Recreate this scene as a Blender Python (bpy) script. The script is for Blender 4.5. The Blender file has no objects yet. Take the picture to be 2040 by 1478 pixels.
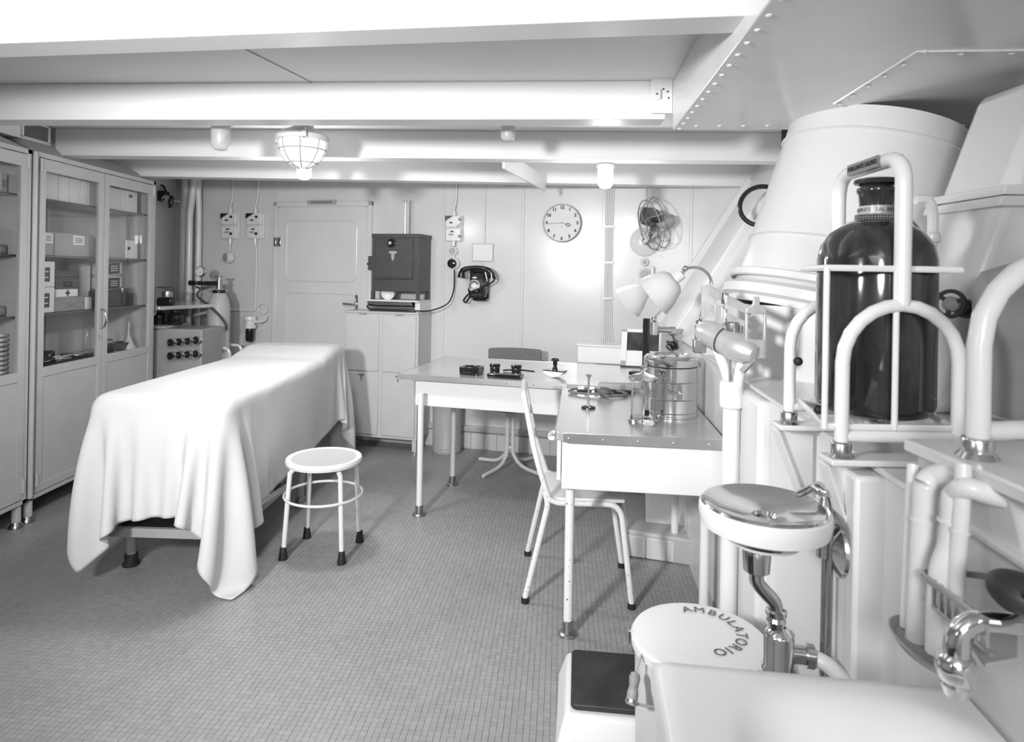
import bpy, bmesh, math, random
import numpy as np
from mathutils import Vector, Matrix
random.seed(7)
PI = math.pi

# ------------------------------------------------------------------ camera
SC = bpy.context.scene
COL = SC.collection
F, PX, PY, RHO, EYE = 1280.0, 1010.0, 543.0, 0.017, 1.37
cd = bpy.data.cameras.new('camera')
cam = bpy.data.objects.new('camera', cd)
COL.objects.link(cam)
cam.location = (0, 0, EYE)
cam.rotation_euler = (PI / 2, -RHO, 0)
cd.sensor_fit = 'HORIZONTAL'
cd.sensor_width = 36
cd.lens = F / 2040 * 36
cd.shift_x = (1020 - PX) / 2040
cd.shift_y = -(739 - PY) / 2040
cd.clip_start = 0.02
cd.dof.use_dof = True
cd.dof.focus_distance = 2.8
cd.dof.aperture_fstop = 6.0
SC.camera = cam

# ------------------------------------------------------------------ world, lights, exposure
w = bpy.data.worlds.new('world'); SC.world = w; w.use_nodes = True
w.node_tree.nodes['Background'].inputs[0].default_value = (0.8, 0.8, 0.8, 1)
w.node_tree.nodes['Background'].inputs[1].default_value = 0.25
SC.view_settings.view_transform = 'Standard'
SC.view_settings.look = 'None'
SC.view_settings.gamma = 1
SC.view_settings.use_curve_mapping = False
SC.view_settings.exposure = 0.15
SC.cycles.max_bounces = 8
SC.cycles.diffuse_bounces = 4
SC.cycles.glossy_bounces = 3
SC.cycles.transmission_bounces = 8
SC.cycles.caustics_reflective = False
SC.cycles.caustics_refractive = False

def area(name, loc, aim, power, size, size_y=None):
    d = bpy.data.lights.new(name, 'AREA'); d.energy = power; d.size = size
    d.shape = 'DISK'
    if size_y: d.shape = 'RECTANGLE'; d.size_y = size_y
    o = bpy.data.objects.new(name, d); COL.objects.link(o)
    o.location = loc
    o.rotation_euler = (Vector(aim) - Vector(loc)).to_track_quat('-Z', 'Y').to_euler()
    return o
def spot(name, loc, aim, power, deg, blend, r):
    d = bpy.data.lights.new(name, 'SPOT'); d.energy = power; d.spot_size = math.radians(deg); d.spot_blend = blend; d.shadow_soft_size = r
    o = bpy.data.objects.new(name, d); COL.objects.link(o); o.location = loc
    o.rotation_euler = (Vector(aim) - Vector(loc)).to_track_quat('-Z', 'Y').to_euler()
    return o
spot('flood_lamp_key', (-1.30, -0.05, 1.71), (0.15, 4.1, 1.05), 430, 95, 0.95, 0.13)
area('flood_lamp_fill', (-0.15, -1.2, 1.76), (0.7, 3.6, 1.1), 27, 0.5)
area('added_ambient_behind_camera', (-0.6, -0.9, 2.10), (-0.6, -0.7, 0.0), 8, 1.0)  # unseen area lamp, added to raise the ambient light

# ------------------------------------------------------------------ pixel -> place helpers (2040 x 1478 frame)
def uv(x, y):
    dx, dy = x - PX, y - PY
    return (dx + dy * RHO) / F, (dy - dx * RHO) / F
def P(x, y, D):
    u, v = uv(x, y)
    return Vector((u * D, D, EYE - v * D))
def PZ(x, y, z):
    u, v = uv(x, y)
    return P(x, y, (EYE - z) / v)
TB, YB = 0.25, 4.93                      # rear bulkhead: Y = YB - TB * X
AB = math.atan(TB)
NB = Vector((-math.sin(AB), -math.cos(AB), 0)); WB = Vector((math.cos(AB), -math.sin(AB), 0))
def PB(x, y, off=0.0):
    u, v = uv(x, y)
    D = (YB - off / math.cos(AB)) / (1 + TB * u)
    return P(x, y, D)
def KB(x, y):                            # metres per pixel on the rear bulkhead (along, up)
    u, v = uv(x, y); D = YB / (1 + TB * u)
    return D / F / (math.cos(AB) + u * math.sin(AB)), D / F
RW0, RWT = 0.545, 0.112                    # low side wall: X = RW0 + RWT * Y
AR = math.atan(RWT)
def RWX(Y): return RW0 + RWT * Y

# ------------------------------------------------------------------ materials
MAT = {}
def mat(name, c=0.8, rough=0.5, metal=0.0, spec=0.5, coat=0.0, var=0.0, vscale=8.0, bump=0.0, bscale=200.0,
        trans=0.0, ior=1.45, emit=0.0, alpha=1.0, wear=0.0, stretch=None, island=0.0):
    m = bpy.data.materials.new(name); m.use_nodes = True
    nt = m.node_tree; N, L = nt.nodes, nt.links
    b = N['Principled BSDF']
    col = (c, c, c, 1) if not isinstance(c, tuple) else c + (1,)
    b.inputs['Base Color'].default_value = col
    b.inputs['Roughness'].default_value = rough
    b.inputs['Metallic'].default_value = metal
    b.inputs['Specular IOR Level'].default_value = spec
    b.inputs['Coat Weight'].default_value = coat
    b.inputs['Coat Roughness'].default_value = 0.12
    b.inputs['Transmission Weight'].default_value = trans
    b.inputs['IOR'].default_value = ior
    b.inputs['Alpha'].default_value = alpha
    if emit:
        b.inputs['Emission Color'].default_value = (1, 1, 1, 1)
        b.inputs['Emission Strength'].default_value = emit
    tc = N.new('ShaderNodeTexCoord')
    vec = tc.outputs['Object']
    if stretch:
        mp = N.new('ShaderNodeMapping'); mp.inputs['Scale'].default_value = stretch
        L.new(vec, mp.inputs['Vector']); vec = mp.outputs['Vector']
    src = None
    if var:
        n = N.new('ShaderNodeTexNoise'); n.inputs['Scale'].default_value = vscale; n.inputs['Detail'].default_value = 5
        L.new(vec, n.inputs['Vector'])
        r = N.new('ShaderNodeMapRange'); L.new(n.outputs['Fac'], r.inputs['Value'])
        r.inputs['From Min'].default_value = 0.3; r.inputs['From Max'].default_value = 0.7
        r.inputs['To Min'].default_value = max(0, col[0] * (1 - var)); r.inputs['To Max'].default_value = col[0] * (1 + var)
        src = r.outputs['Result']
    if island:
        g = N.new('ShaderNodeNewGeometry'); oi = N.new('ShaderNodeObjectInfo')
        ad = N.new('ShaderNodeMath'); ad.operation = 'ADD'
        L.new(g.outputs['Random Per Island'], ad.inputs[0]); L.new(oi.outputs['Random'], ad.inputs[1])
        fr = N.new('ShaderNodeMath'); fr.operation = 'FRACT'; L.new(ad.outputs[0], fr.inputs[0])
        r2 = N.new('ShaderNodeMapRange'); L.new(fr.outputs[0], r2.inputs['Value'])
        r2.inputs['To Min'].default_value = 1 - island; r2.inputs['To Max'].default_value = 1 + island
        mu = N.new('ShaderNodeMath'); mu.operation = 'MULTIPLY'; L.new(r2.outputs['Result'], mu.inputs[0])
        if src: L.new(src, mu.inputs[1])
        else: mu.inputs[1].default_value = col[0]
        src = mu.outputs[0]
    if wear:
        n2 = N.new('ShaderNodeTexNoise'); n2.inputs['Scale'].default_value = 95; n2.inputs['Detail'].default_value = 4
        L.new(vec, n2.inputs['Vector'])
        r3 = N.new('ShaderNodeMapRange'); L.new(n2.outputs['Fac'], r3.inputs['Value'])
        r3.inputs['From Min'].default_value = 0.70 - wear * 0.1; r3.inputs['From Max'].default_value = 0.73 - wear * 0.1
        mx = N.new('ShaderNodeMix'); mx.data_type = 'FLOAT'; L.new(r3.outputs['Result'], mx.inputs['Factor'])
        if src: L.new(src, mx.inputs[2])
        else: mx.inputs[2].default_value = col[0]
        mx.inputs[3].default_value = 0.09
        src = mx.outputs[0]
    if src:
        cc = N.new('ShaderNodeCombineColor')
        for i in range(3): L.new(src, cc.inputs[i])
        L.new(cc.outputs['Color'], b.inputs['Base Color'])
    if bump:
        n3 = N.new('ShaderNodeTexNoise'); n3.inputs['Scale'].default_value = bscale; n3.inputs['Detail'].default_value = 3
        L.new(vec, n3.inputs['Vector'])
        bp = N.new('ShaderNodeBump'); bp.inputs['Strength'].default_value = bump; bp.inputs['Distance'].default_value = 0.002
        L.new(n3.outputs['Fac'], bp.inputs['Height']); L.new(bp.outputs['Normal'], b.inputs['Normal'])
    MAT[name] = m
    return m
mat('wall_paint', 0.64, 0.22, var=0.03, vscale=3, bump=0.06, bscale=6)
mat('side_paint', 0.70, 0.30, var=0.02, vscale=4, bump=0.08, bscale=8)
mat('ceiling_paint', 0.75, 0.42, var=0.02, vscale=3)
mat('beam_paint', 0.78, 0.40, var=0.02, vscale=3)
mat('soffit_paint', 0.72, 0.20, var=0.04, vscale=4, bump=0.2, bscale=5)
mat('cabinet_paint', 0.55, 0.35, var=0.03)
mat('cabinet_inside', 0.66, 0.5)
mat('locker_paint', 0.56, 0.35, var=0.03)
mat('grey_paint', 0.27, 0.4, var=0.04)
mat('mid_grey', 0.36, 0.45, var=0.05)
mat('dark_grey', 0.062, 0.42, var=0.08)
mat('white_enamel', 0.74, 0.36)
mat('white_tube', 0.74, 0.28, coat=0.2)
mat('worn_tube', 0.70, 0.32, coat=0.2, wear=0.35)
mat('cream', 0.66, 0.4)
mat('stool_pan', 0.50, 0.35)
mat('paper', 0.78, 0.8)
mat('card', 0.36, 0.8, var=0.08)
mat('wood_dark', 0.10, 0.45, var=0.5, vscale=4, stretch=(2, 2, 30))
mat('wood', 0.27, 0.5, var=0.25, vscale=5, stretch=(2, 2, 30))
mat('black', 0.012, 0.28)
mat('bakelite', 0.010, 0.14, coat=0.5)
mat('rubber', 0.016, 0.6, var=0.3, vscale=20)
mat('rubber_mat', 0.030, 0.5, var=0.35, vscale=14, bump=0.2, bscale=120)
mat('rubber_grey', 0.10, 0.5)
mat('rubber_tube', 0.15, 0.5)
mat('silver_paint', 0.62, 0.33, metal=0.55, var=0.10, vscale=25)
mat('chrome', 0.72, 0.10, metal=1.0, bump=0.03, bscale=30)
mat('nickel', 0.66, 0.20, metal=1.0, var=0.06, vscale=20)
mat('brass_dull', 0.40, 0.33, metal=1.0, var=0.1, vscale=30)
mat('alu_edge', 0.74, 0.30, metal=1.0, var=0.06, vscale=10)
mat('table_metal', 0.66, 0.20, metal=0.55, var=0.05, vscale=4)
def thin_glass(name, tint, ior, rough=0.03):     # thin clear sheet: passes light straight through, mirrors by Fresnel
    m = bpy.data.materials.new(name); m.use_nodes = True
    N, L = m.node_tree.nodes, m.node_tree.links
    N.remove(N['Principled BSDF']); out = N['Material Output']
    tr = N.new('ShaderNodeBsdfTransparent'); tr.inputs['Color'].default_value = (tint, tint, tint, 1)
    gl = N.new('ShaderNodeBsdfGlossy'); gl.inputs['Roughness'].default_value = rough; gl.inputs['Color'].default_value = (0.95, 0.95, 0.95, 1)
    fr = N.new('ShaderNodeFresnel'); ge = N.new('ShaderNodeNewGeometry'); im = N.new('ShaderNodeMix'); im.data_type = 'FLOAT'; im.inputs[2].default_value = ior; im.inputs[3].default_value = 1 / ior
    L.new(ge.outputs['Backfacing'], im.inputs['Factor']); L.new(im.outputs[0], fr.inputs['IOR'])     # same mirror strength on both faces
    mx = N.new('ShaderNodeMixShader'); L.new(fr.outputs[0], mx.inputs[0]); L.new(tr.outputs[0], mx.inputs[1]); L.new(gl.outputs[0], mx.inputs[2])
    L.new(mx.outputs[0], out.inputs['Surface']); MAT[name] = m
thin_glass('glass', 0.96, 1.40); thin_glass('pane', 0.98, 1.25); thin_glass('water', 0.97, 1.15)
mat('jar_glass', 1.0, 0.02, trans=1.0, ior=1.30)
mat('amber_glass', 0.03, 0.07, coat=0.6, var=0.5, vscale=10, stretch=(3, 3, 0.6))
mat('globe_lit', 0.9, 0.3, emit=1.25)
mat('globe_dim', 0.9, 0.3, emit=1.3)
mat('globe_frost', 0.62, 0.25, alpha=0.55)
mat('sheet', 0.63, 0.9, var=0.02, vscale=5, bump=0.55, bscale=17)
mat('seat_cover', 0.14, 0.55, var=0.1)
mat('tile_floor', 0.30, 0.40, island=0.07, var=0.05, vscale=3)
mat('grout', 0.045, 0.8, var=0.2, vscale=6)
mat('tile_wall', 0.58, 0.25, island=0.04)
mat('plinth_paint', 0.44, 0.45, var=0.06)
mat('ink', 0.02, 0.6)
mat('ink_grey', 0.12, 0.6)
mat('plate_metal', 0.20, 0.40, metal=0.3, var=0.05)
mat('label_strip', 0.45, 0.35)
mat('mesh_dark', 0.03, 0.6)
mat('blade', 0.12, 0.35, metal=0.2)
mat('clock_face', 0.66, 0.5)

# ------------------------------------------------------------------ mesh builder
class MB:
    def __init__(s): s.v = []; s.f = []
    def add(s, V, Fc, M=None):
        o = len(s.v)
        for p in V: s.v.append((M @ Vector(p)) if M is not None else Vector(p))
        for f in Fc: s.f.append(tuple(i + o for i in f))
        return s
    def box(s, c, d, rz=0, M=None):
        x, y, z = [k / 2 for k in d]
        V = [(-x, -y, -z), (x, -y, -z), (x, y, -z), (-x, y, -z), (-x, -y, z), (x, -y, z), (x, y, z), (-x, y, z)]
        T = Matrix.Translation(Vector(c)) @ Matrix.Rotation(rz, 4, 'Z')
        if M is not None: T = T @ M
        return s.add(V, [(3, 2, 1, 0), (4, 5, 6, 7), (0, 1, 5, 4), (1, 2, 6, 5), (2, 3, 7, 6), (3, 0, 4, 7)], T)
    def span(s, a, b):
        return s.box([(p + q) / 2 for p, q in zip(a, b)], [abs(q - p) for p, q in zip(a, b)])
    def bar(s, p0, p1, w, h, up=(0, 0, 1)):
        p0, p1 = Vector(p0), Vector(p1); d = p1 - p0; L = d.length; z = d.normalized()
        x = Vector(up).cross(z)
        if x.length < 1e-4: x = Vector((1, 0, 0)).cross(z)
        x.normalize(); y = z.cross(x)
        M = Matrix((x, y, z)).transposed().to_4x4(); M.translation = (p0 + p1) / 2
        X, Y, Z = w / 2, h / 2, L / 2
        V = [(-X, -Y, -Z), (X, -Y, -Z), (X, Y, -Z), (-X, Y, -Z), (-X, -Y, Z), (X, -Y, Z), (X, Y, Z), (-X, Y, Z)]
        return s.add(V, [(3, 2, 1, 0), (4, 5, 6, 7), (0, 1, 5, 4), (1, 2, 6, 5), (2, 3, 7, 6), (3, 0, 4, 7)], M)
    def lathe(s, prof, n=24, M=None, close=False):
        V = []; Fc = []; rings = []
        for r, z in prof:
            if abs(r) < 1e-6: V.append((0, 0, z)); rings.append([len(V) - 1])
            else:
                b = len(V)
                for k in range(n):
                    a = 2 * PI * k / n; V.append((r * math.cos(a), r * math.sin(a), z))
                rings.append(list(range(b, b + n)))
        pr = list(zip(rings[:-1], rings[1:]))
        for A, B in pr:
            for k in range(n):
                j = (k + 1) % n
                if len(A) == 1 and len(B) == 1: continue
                if len(A) == 1: Fc.append((A[0], B[j], B[k]))
                elif len(B) == 1: Fc.append((A[k], A[j], B[0]))
                else: Fc.append((A[k], A[j], B[j], B[k]))
        return s.add(V, Fc, M)
    def cyl(s, p0, p1, r, r1=None, n=16):
        r1 = r if r1 is None else r1
        p0, p1 = Vector(p0), Vector(p1); d = p1 - p0; L = d.length
        M = Matrix.Translation(p0) @ d.to_track_quat('Z', 'Y').to_matrix().to_4x4()
        return s.lathe([(0, 0), (r, 0), (r1, L), (0, L)], n, M)
    def rev(s, p0, axis, prof, n=24):
        M = Matrix.Translation(Vector(p0)) @ Vector(axis).to_track_quat('Z', 'Y').to_matrix().to_4x4()
        return s.lathe(prof, n, M)
    def ball(s, c, r, n=16, sq=1.0):
        k = max(6, n // 2)
        return s.lathe([(r * math.sin(PI * i / k), -r * sq * math.cos(PI * i / k)) for i in range(k + 1)], n, Matrix.Translation(Vector(c)))
    def tube(s, pts, r, n=10, closed=False, smooth=0):
        pts = [Vector(p) for p in pts]
        if smooth:
            q = len(pts); pts = spline(pts, smooth, closed)
            if isinstance(r, (list, tuple)): r = list(np.interp(np.linspace(0, q - 1, len(pts)), range(q), r))
        m = len(pts); V = []; Fc = []
        T = []
        for i in range(m):
            a = pts[i - 1] if (i > 0 or closed) else pts[i]
            b = pts[(i + 1) % m] if (i < m - 1 or closed) else pts[i]
            t = (b - a); T.append(t.normalized() if t.length > 1e-9 else Vector((0, 0, 1)))
        up = Vector((0, 0, 1)) if abs(T[0].z) < 0.9 else Vector((1, 0, 0))
        x = T[0].cross(up).normalized()
        for i in range(m):
            if i: x = (T[i - 1].rotation_difference(T[i]) @ x)
            x = (x - T[i] * x.dot(T[i])).normalized(); y = T[i].cross(x)
            rr = r[i] if isinstance(r, (list, tuple)) else r
            for k in range(n):
                a = 2 * PI * k / n
                V.append(pts[i] + (x * math.cos(a) + y * math.sin(a)) * rr)
        for i in range(m if closed else m - 1):
            j = (i + 1) % m
            for k in range(n):
                l = (k + 1) % n
                Fc.append((i * n + k, i * n + l, j * n + l, j * n + k))
        if not closed:
            Fc.append(tuple(range(n - 1, -1, -1))); Fc.append(tuple((m - 1) * n + k for k in range(n)))
        return s.add(V, Fc)
    def prism(s, poly, t0, t1, M=None):          # polygon in local XY, thickness along local Z
        n = len(poly)
        V = [(p[0], p[1], t0) for p in poly] + [(p[0], p[1], t1) for p in poly]
        Fc = [tuple(range(n - 1, -1, -1)), tuple(range(n, 2 * n))] + [(i, (i + 1) % n, n + (i + 1) % n, n + i) for i in range(n)]
        return s.add(V, Fc, M)
    def ring(s, c, axis, R, r, n=32, m=8):
        M = Matrix.Translation(Vector(c)) @ Vector(axis).to_track_quat('Z', 'Y').to_matrix().to_4x4()
        return s.tube([M @ Vector((R * math.cos(2 * PI * i / n), R * math.sin(2 * PI * i / n), 0)) for i in range(n)], r, m, closed=True)
    def text(s, body, size, M, ext=0.0006, align='CENTER', bold=0.0):
        c = bpy.data.curves.new('t', 'FONT'); c.body = body; c.size = size; c.extrude = ext
        c.offset = bold; c.align_x = align; c.align_y = 'CENTER'; c.resolution_u = 3
        o = bpy.data.objects.new('t', c)
        me = bpy.data.meshes.new_from_object(o)
        s.add([v.co for v in me.vertices], [tuple(p.vertices) for p in me.polygons], M)
        bpy.data.objects.remove(o); bpy.data.curves.remove(c); bpy.data.meshes.remove(me)
        return s
    def build(s, name, m, parent=None, bevel=0.0, smooth=True, seg=2, ang=35):
        me = bpy.data.meshes.new(name)
        me.from_pydata([tuple(v) for v in s.v], [], s.f)
        bm = bmesh.new(); bm.from_mesh(me); bmesh.ops.recalc_face_normals(bm, faces=bm.faces); bm.to_mesh(me); bm.free()
        me.materials.append(MAT[m])
        if smooth:
            me.polygons.foreach_set('use_smooth', [True] * len(me.polygons))
            me.set_sharp_from_angle(angle=math.radians(ang))
        me.update()
        o = bpy.data.objects.new(name, me); COL.objects.link(o)
        if parent is not None: o.parent = parent
        if bevel:
            b = o.modifiers.new('bevel', 'BEVEL'); b.width = bevel; b.segments = seg; b.limit_method = 'ANGLE'; b.angle_limit = math.radians(40)
            b.harden_normals = False
        return o

def spline(pts, k=8, closed=False):
    out = []; n = len(pts)
    for i in range(n if closed else n - 1):
        p1, p2 = pts[i], pts[(i + 1) % n]
        p0 = pts[i - 1] if (i > 0 or closed) else p1 * 2 - p2
        p3 = pts[(i + 2) % n] if (i < n - 2 or closed) else p2 * 2 - p1
        for j in range(k):
            t = j / k
            out.append(0.5 * ((2 * p1) + (p2 - p0) * t + (2 * p0 - 5 * p1 + 4 * p2 - p3) * t * t + (3 * p1 - p0 - 3 * p2 + p3) * t ** 3))
    if not closed: out.append(pts[-1])
    return out
def fillet(pts, rad, k=6):                       # polyline with rounded corners
    pts = [Vector(p) for p in pts]; out = [pts[0]]
    for i in range(1, len(pts) - 1):
        a, b, c = pts[i - 1], pts[i], pts[i + 1]
        r = rad[i] if isinstance(rad, (list, tuple)) else rad
        r = min(r, (a - b).length * 0.49, (c - b).length * 0.49)
        p, q = b + (a - b).normalized() * r, b + (c - b).normalized() * r
        for j in range(k + 1):
            t = j / k; out.append(p * (1 - t) ** 2 + b * 2 * t * (1 - t) + q * t * t)
    out.append(pts[-1]); return out

def tag(o, label=None, cat=None, group=None, kind=None):
    if label: o['label'] = label
    if cat: o['category'] = cat
    if group: o['group'] = group
    if kind: o['kind'] = kind
    return o
def thing(name, label, cat, loc=(0, 0, 0), rz=0.0, group=None):
    o = bpy.data.objects.new(name, None); COL.objects.link(o)
    o.location = loc; o.rotation_euler = (0, 0, rz); o.empty_display_size = 0.05
    return tag(o, label, cat, group)
def struct(o): o['kind'] = 'structure'; return o
def copy_tree(o, parent=None):
    c = o.copy(); COL.objects.link(c); c.parent = parent
    for ch in list(o.children): copy_tree(ch, c)
    return c
RX90 = Matrix.Rotation(PI / 2, 4, 'X')           # text in XY -> upright, facing -Y
# ================================================================== FLOOR
floor = struct(MB().span((-3.05, -1.7, -0.06), (2.05, 5.75, -0.0013)).build('floor', 'grout', smooth=False))
TS, TW = 0.0200, 0.0190
AT = math.atan(0.084)
ct, st = math.cos(AT), math.sin(AT)
rng = np.random.default_rng(5)
ii, jj = np.meshgrid(np.arange(-190, 110), np.arange(60, 310))
lx = ii.ravel() * TS; ly = jj.ravel() * TS
wx = lx * ct + ly * st; wy = -lx * st + ly * ct
ok = (wx > -2.88) & (wx < RW0 + RWT * wy + 0.02) & (wy > 1.35) & (wy < YB - TB * wx - 0.005)
wx, wy = wx[ok], wy[ok]
jx = wx + rng.normal(0, 0.00014, len(wx)); jy = wy + rng.normal(0, 0.00014, len(wx))
hz = rng.normal(0, 0.00008, len(wx)).clip(-0.0002, 0.0002)
hw = TW / 2 * (1 + rng.normal(0, 0.006, len(wx)).clip(-0.012, 0.012))
dxp, dyp = jx / jy, EYE / jy
sx = PX + F * (dxp - dyp * RHO); sy = PY + F * (dyp + dxp * RHO)
vis = (sx > 200) & (sx < 1112) & (sy < 1474)
near = np.argsort(np.where(vis, -sy, 1e9))[:300]
mask = np.ones(len(wx), bool); mask[near] = False
def tile_mesh(cx, cy, cz, h):
    n = len(cx)
    c4 = np.array([(-1, -1), (1, -1), (1, 1), (-1, 1)], float)
    ox = (c4[:, 0] * ct + c4[:, 1] * st); oy = (-c4[:, 0] * st + c4[:, 1] * ct)
    V = np.zeros((n, 8, 3))
    for k in range(4):
        V[:, k, 0] = cx + ox[k] * h; V[:, k, 1] = cy + oy[k] * h; V[:, k, 2] = cz
        V[:, k + 4, 0] = cx + ox[k] * (h + 0.00015); V[:, k + 4, 1] = cy + oy[k] * (h + 0.00015); V[:, k + 4, 2] = -0.004
    q = np.array([(0, 1, 2, 3), (4, 5, 1, 0), (5, 6, 2, 1), (6, 7, 3, 2), (7, 4, 0, 3)])
    Fc = (q[None] + (np.arange(n) * 8)[:, None, None]).reshape(-1, 4)
    me = bpy.data.meshes.new('tile')
    me.vertices.add(n * 8); me.vertices.foreach_set('co', V.ravel())
    me.loops.add(Fc.size); me.loops.foreach_set('vertex_index', Fc.ravel().astype(np.int32))
    me.polygons.add(len(Fc)); me.polygons.foreach_set('loop_start', np.arange(0, Fc.size, 4, dtype=np.int32))
    me.update(calc_edges=True); me.validate()
    me.materials.append(MAT['tile_floor']); me.shade_flat()
    return me
o = bpy.data.objects.new('mosaic_tiles', tile_mesh(jx[mask], jy[mask], hz[mask], hw[mask]))
COL.objects.link(o); o.parent = floor; o['kind'] = 'stuff'
tm = tile_mesh(np.zeros(1), np.zeros(1), np.zeros(1), np.full(1, TW / 2))
for i in near:
    o = bpy.data.objects.new('tile', tm); COL.objects.link(o); o.parent = floor
    o.location = (jx[i], jy[i], hz[i])

# ================================================================== REAR BULKHEAD
xl, xr = -2.98, 2.1
yb = lambda X: YB - TB * X
def wl(X, Z, off=0.0): return Vector((X, yb(X), Z)) + NB * off
wall_back = struct(MB().prism([(xl, yb(xl)), (xr, yb(xr)), (xr + 0.02, yb(xr) + 0.1), (xl + 0.02, yb(xl) + 0.1)], -0.05, 2.2).build('wall_back', 'wall_paint', smooth=False))
seams = [-3.02] + [PB(px_, 480).x for px_ in (552, 733, 885, 1042, 1203, 1376)] + [2.1]
for a, b in zip(seams[:-1], seams[1:]):          # steel wall panels, each its own sheet
    m = MB()
    c = (wl(a, 0) + wl(b, 0)) / 2; L = (wl(b, 0) - wl(a, 0)).length
    m.box(c + Vector((0, 0, 1.155)) + NB * 0.004, (L - 0.006, 0.008, 1.99), -AB)
    m.build('panel', 'wall_paint', wall_back, bevel=0.003)
for a in seams[1:-1]:
    MB().box(wl(a, 1.16) + NB * 0.011, (0.022, 0.008, 1.98), -AB).build('seam_batten', 'wall_paint', wall_back, bevel=0.003)
# tiled skirting along the rear bulkhead
X0, X1 = -1.15, 1.05
bb = struct(MB().box((wl(X0, 0) + wl(X1, 0)) / 2 + Vector((0, 0, 0.065)) + NB * 0.012, ((wl(X1, 0) - wl(X0, 0)).length, 0.016, 0.13), -AB).build('baseboard_back', 'plinth_paint'))
MB().box((wl(X0, 0) + wl(X1, 0)) / 2 + Vector((0, 0, 0.158)) + NB * 0.022, ((wl(X1, 0) - wl(X0, 0)).length, 0.036, 0.045), -AB).build('top_rail', 'plinth_paint', bb, bevel=0.008)
nt_ = 22
for k in range(nt_):
    X = X0 + (X1 - X0) * (k + 0.5) / nt_
    MB().box(wl(X, 0.066) + NB * 0.022, ((X1 - X0) / nt_ / math.cos(AB) - 0.003, 0.008, 0.118), -AB).build('tile', 'tile_wall', bb, bevel=0.002)

# ================================================================== LEFT WALL, wall behind the camera
XL = -2.92
struct(MB().span((XL - 0.1, -1.7, -0.05), (XL, 5.75, 2.2)).build('wall_left', 'wall_paint', smooth=False))
struct(MB().span((-3.05, -1.8, -0.05), (2.1, -1.7, 2.2)).build('wall_near', 'side_paint', smooth=False))

# ================================================================== LOW SIDE WALL, ledge, inclined bulkhead (right)
LZ = 1.035
Ya, Yb_, Yc = -1.7, 2.75, yb(RWX(4.75)) + 0.03
def rp(Y, dx=0.0): return (RWX(Y) + dx, Y)
wr = struct(MB().prism([rp(Ya), rp(Yc), rp(Yc, 0.12), rp(Ya, 0.12)], -0.05, LZ - 0.012).build('wall_right', 'side_paint', smooth=False))
MB().prism([rp(Ya, -0.008), rp(Yb_, -0.008), (2.05, Yb_), (2.05, Ya)], LZ - 0.012, LZ).build('ledge', 'side_paint', wr, bevel=0.004)
MB().prism([rp(1.80, -0.035), rp(2.02, -0.035), rp(2.02, 0.01), rp(1.80, 0.01)], 0, LZ - 0.014).build('stiffener', 'side_paint', wr, bevel=0.015)
MB().prism([rp(1.13, -0.052), rp(1.24, -0.052), rp(1.24, 0.01), rp(1.13, 0.01)], 0, LZ - 0.014).build('stiffener', 'side_paint', wr, bevel=0.008)
struct(MB().span((1.95, -1.7, LZ), (2.05, Yb_, 2.2)).build('wall_right_upper', 'side_paint', smooth=False))
# inclined bulkhead beyond the trunk: rises to the right from the low wall
def inc(Y, z): return Vector((RWX(Y) - 0.008 + 0.62 * (z - LZ), Y, z))
m = MB()
A = [inc(2.75, LZ), inc(Yc, LZ), inc(Yc, 2.16), inc(2.75, 2.16)]
o_ = Vector((0.05, 0, -0.03))
m.add(A + [p + o_ for p in A], [(0, 1, 2, 3), (7, 6, 5, 4), (0, 4, 5, 1), (1, 5, 6, 2), (2, 6, 7, 3), (3, 7, 4, 0)])
wi = struct(m.build('wall_right_inclined', 'side_paint', smooth=False))
for Y in (3.45, 4.30):
    MB().bar(inc(Y, LZ + 0.02) + Vector((-0.015, 0, 0)), inc(Y, 2.02) + Vector((-0.015, 0, 0)), 0.05, 0.03, (0, 1, 0)).build('stiffener', 'side_paint', wi, bevel=0.006)
m = MB()
B = [inc(2.75, LZ), Vector((2.05, 2.75, LZ)), Vector((2.05, 2.75, 2.16)), inc(2.75, 2.16)]
q_ = Vector((0, -0.012, 0)); B = [p + Vector((0, -0.003, 0)) for p in B]
m.add(B + [p + q_ for p in B], [(0, 1, 2, 3), (7, 6, 5, 4), (0, 4, 5, 1), (1, 5, 6, 2), (2, 6, 7, 3), (3, 7, 4, 0)]); m.build('end_plate', 'side_paint', wi, smooth=False)

# tiled plinth at the foot of the side wall with its sloping stay
pl0, pl1 = PZ(1246, 1106, 0), PZ(1368, 1124, 0)
pl = struct(MB().prism([(pl0.x, pl0.y), (pl1.x, pl1.y - 0.02), (RWX(pl1.y) + 0.01, pl1.y - 0.02), (RWX(4.6), 4.62), (RWX(4.4) - 0.22, 4.66)], 0, 0.125).build('trim_1', 'plinth_paint', bevel=0.01))
d = (pl1 - pl0); n = d.normalized()
nn = Vector((n.y, -n.x, 0))
for k in range(3):
    c = pl0 + d * ((k + 0.5) / 3) + nn * 0.003
    MB().box(c + Vector((0, -0.006, 0.055)), (d.length / 3 - 0.004, 0.012, 0.10), math.atan2(n.y, n.x)).build('tile', 'tile_wall', pl, bevel=0.003)
q0, q1 = pl1 + Vector((0.02, -0.02, 0)), Vector((RWX(1.75) - 0.03, 1.75, 0))
m = MB()
for k in range(9):
    a, b = q0.lerp(q1, k / 9), q0.lerp(q1, (k + 1) / 9)
    MB().prism([(a.x, a.y - 0.003), (b.x, b.y), (b.x + 0.06, b.y), (a.x + 0.06, a.y - 0.003)], 0, 0.11).build('tile', 'plinth_paint', pl, bevel=0.003)
st_ = MB()
Mx = Matrix(((0, 0, 1, 0), (0, 1, 0, 0), (1, 0, 0, 0), (0, 0, 0, 1)))
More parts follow.
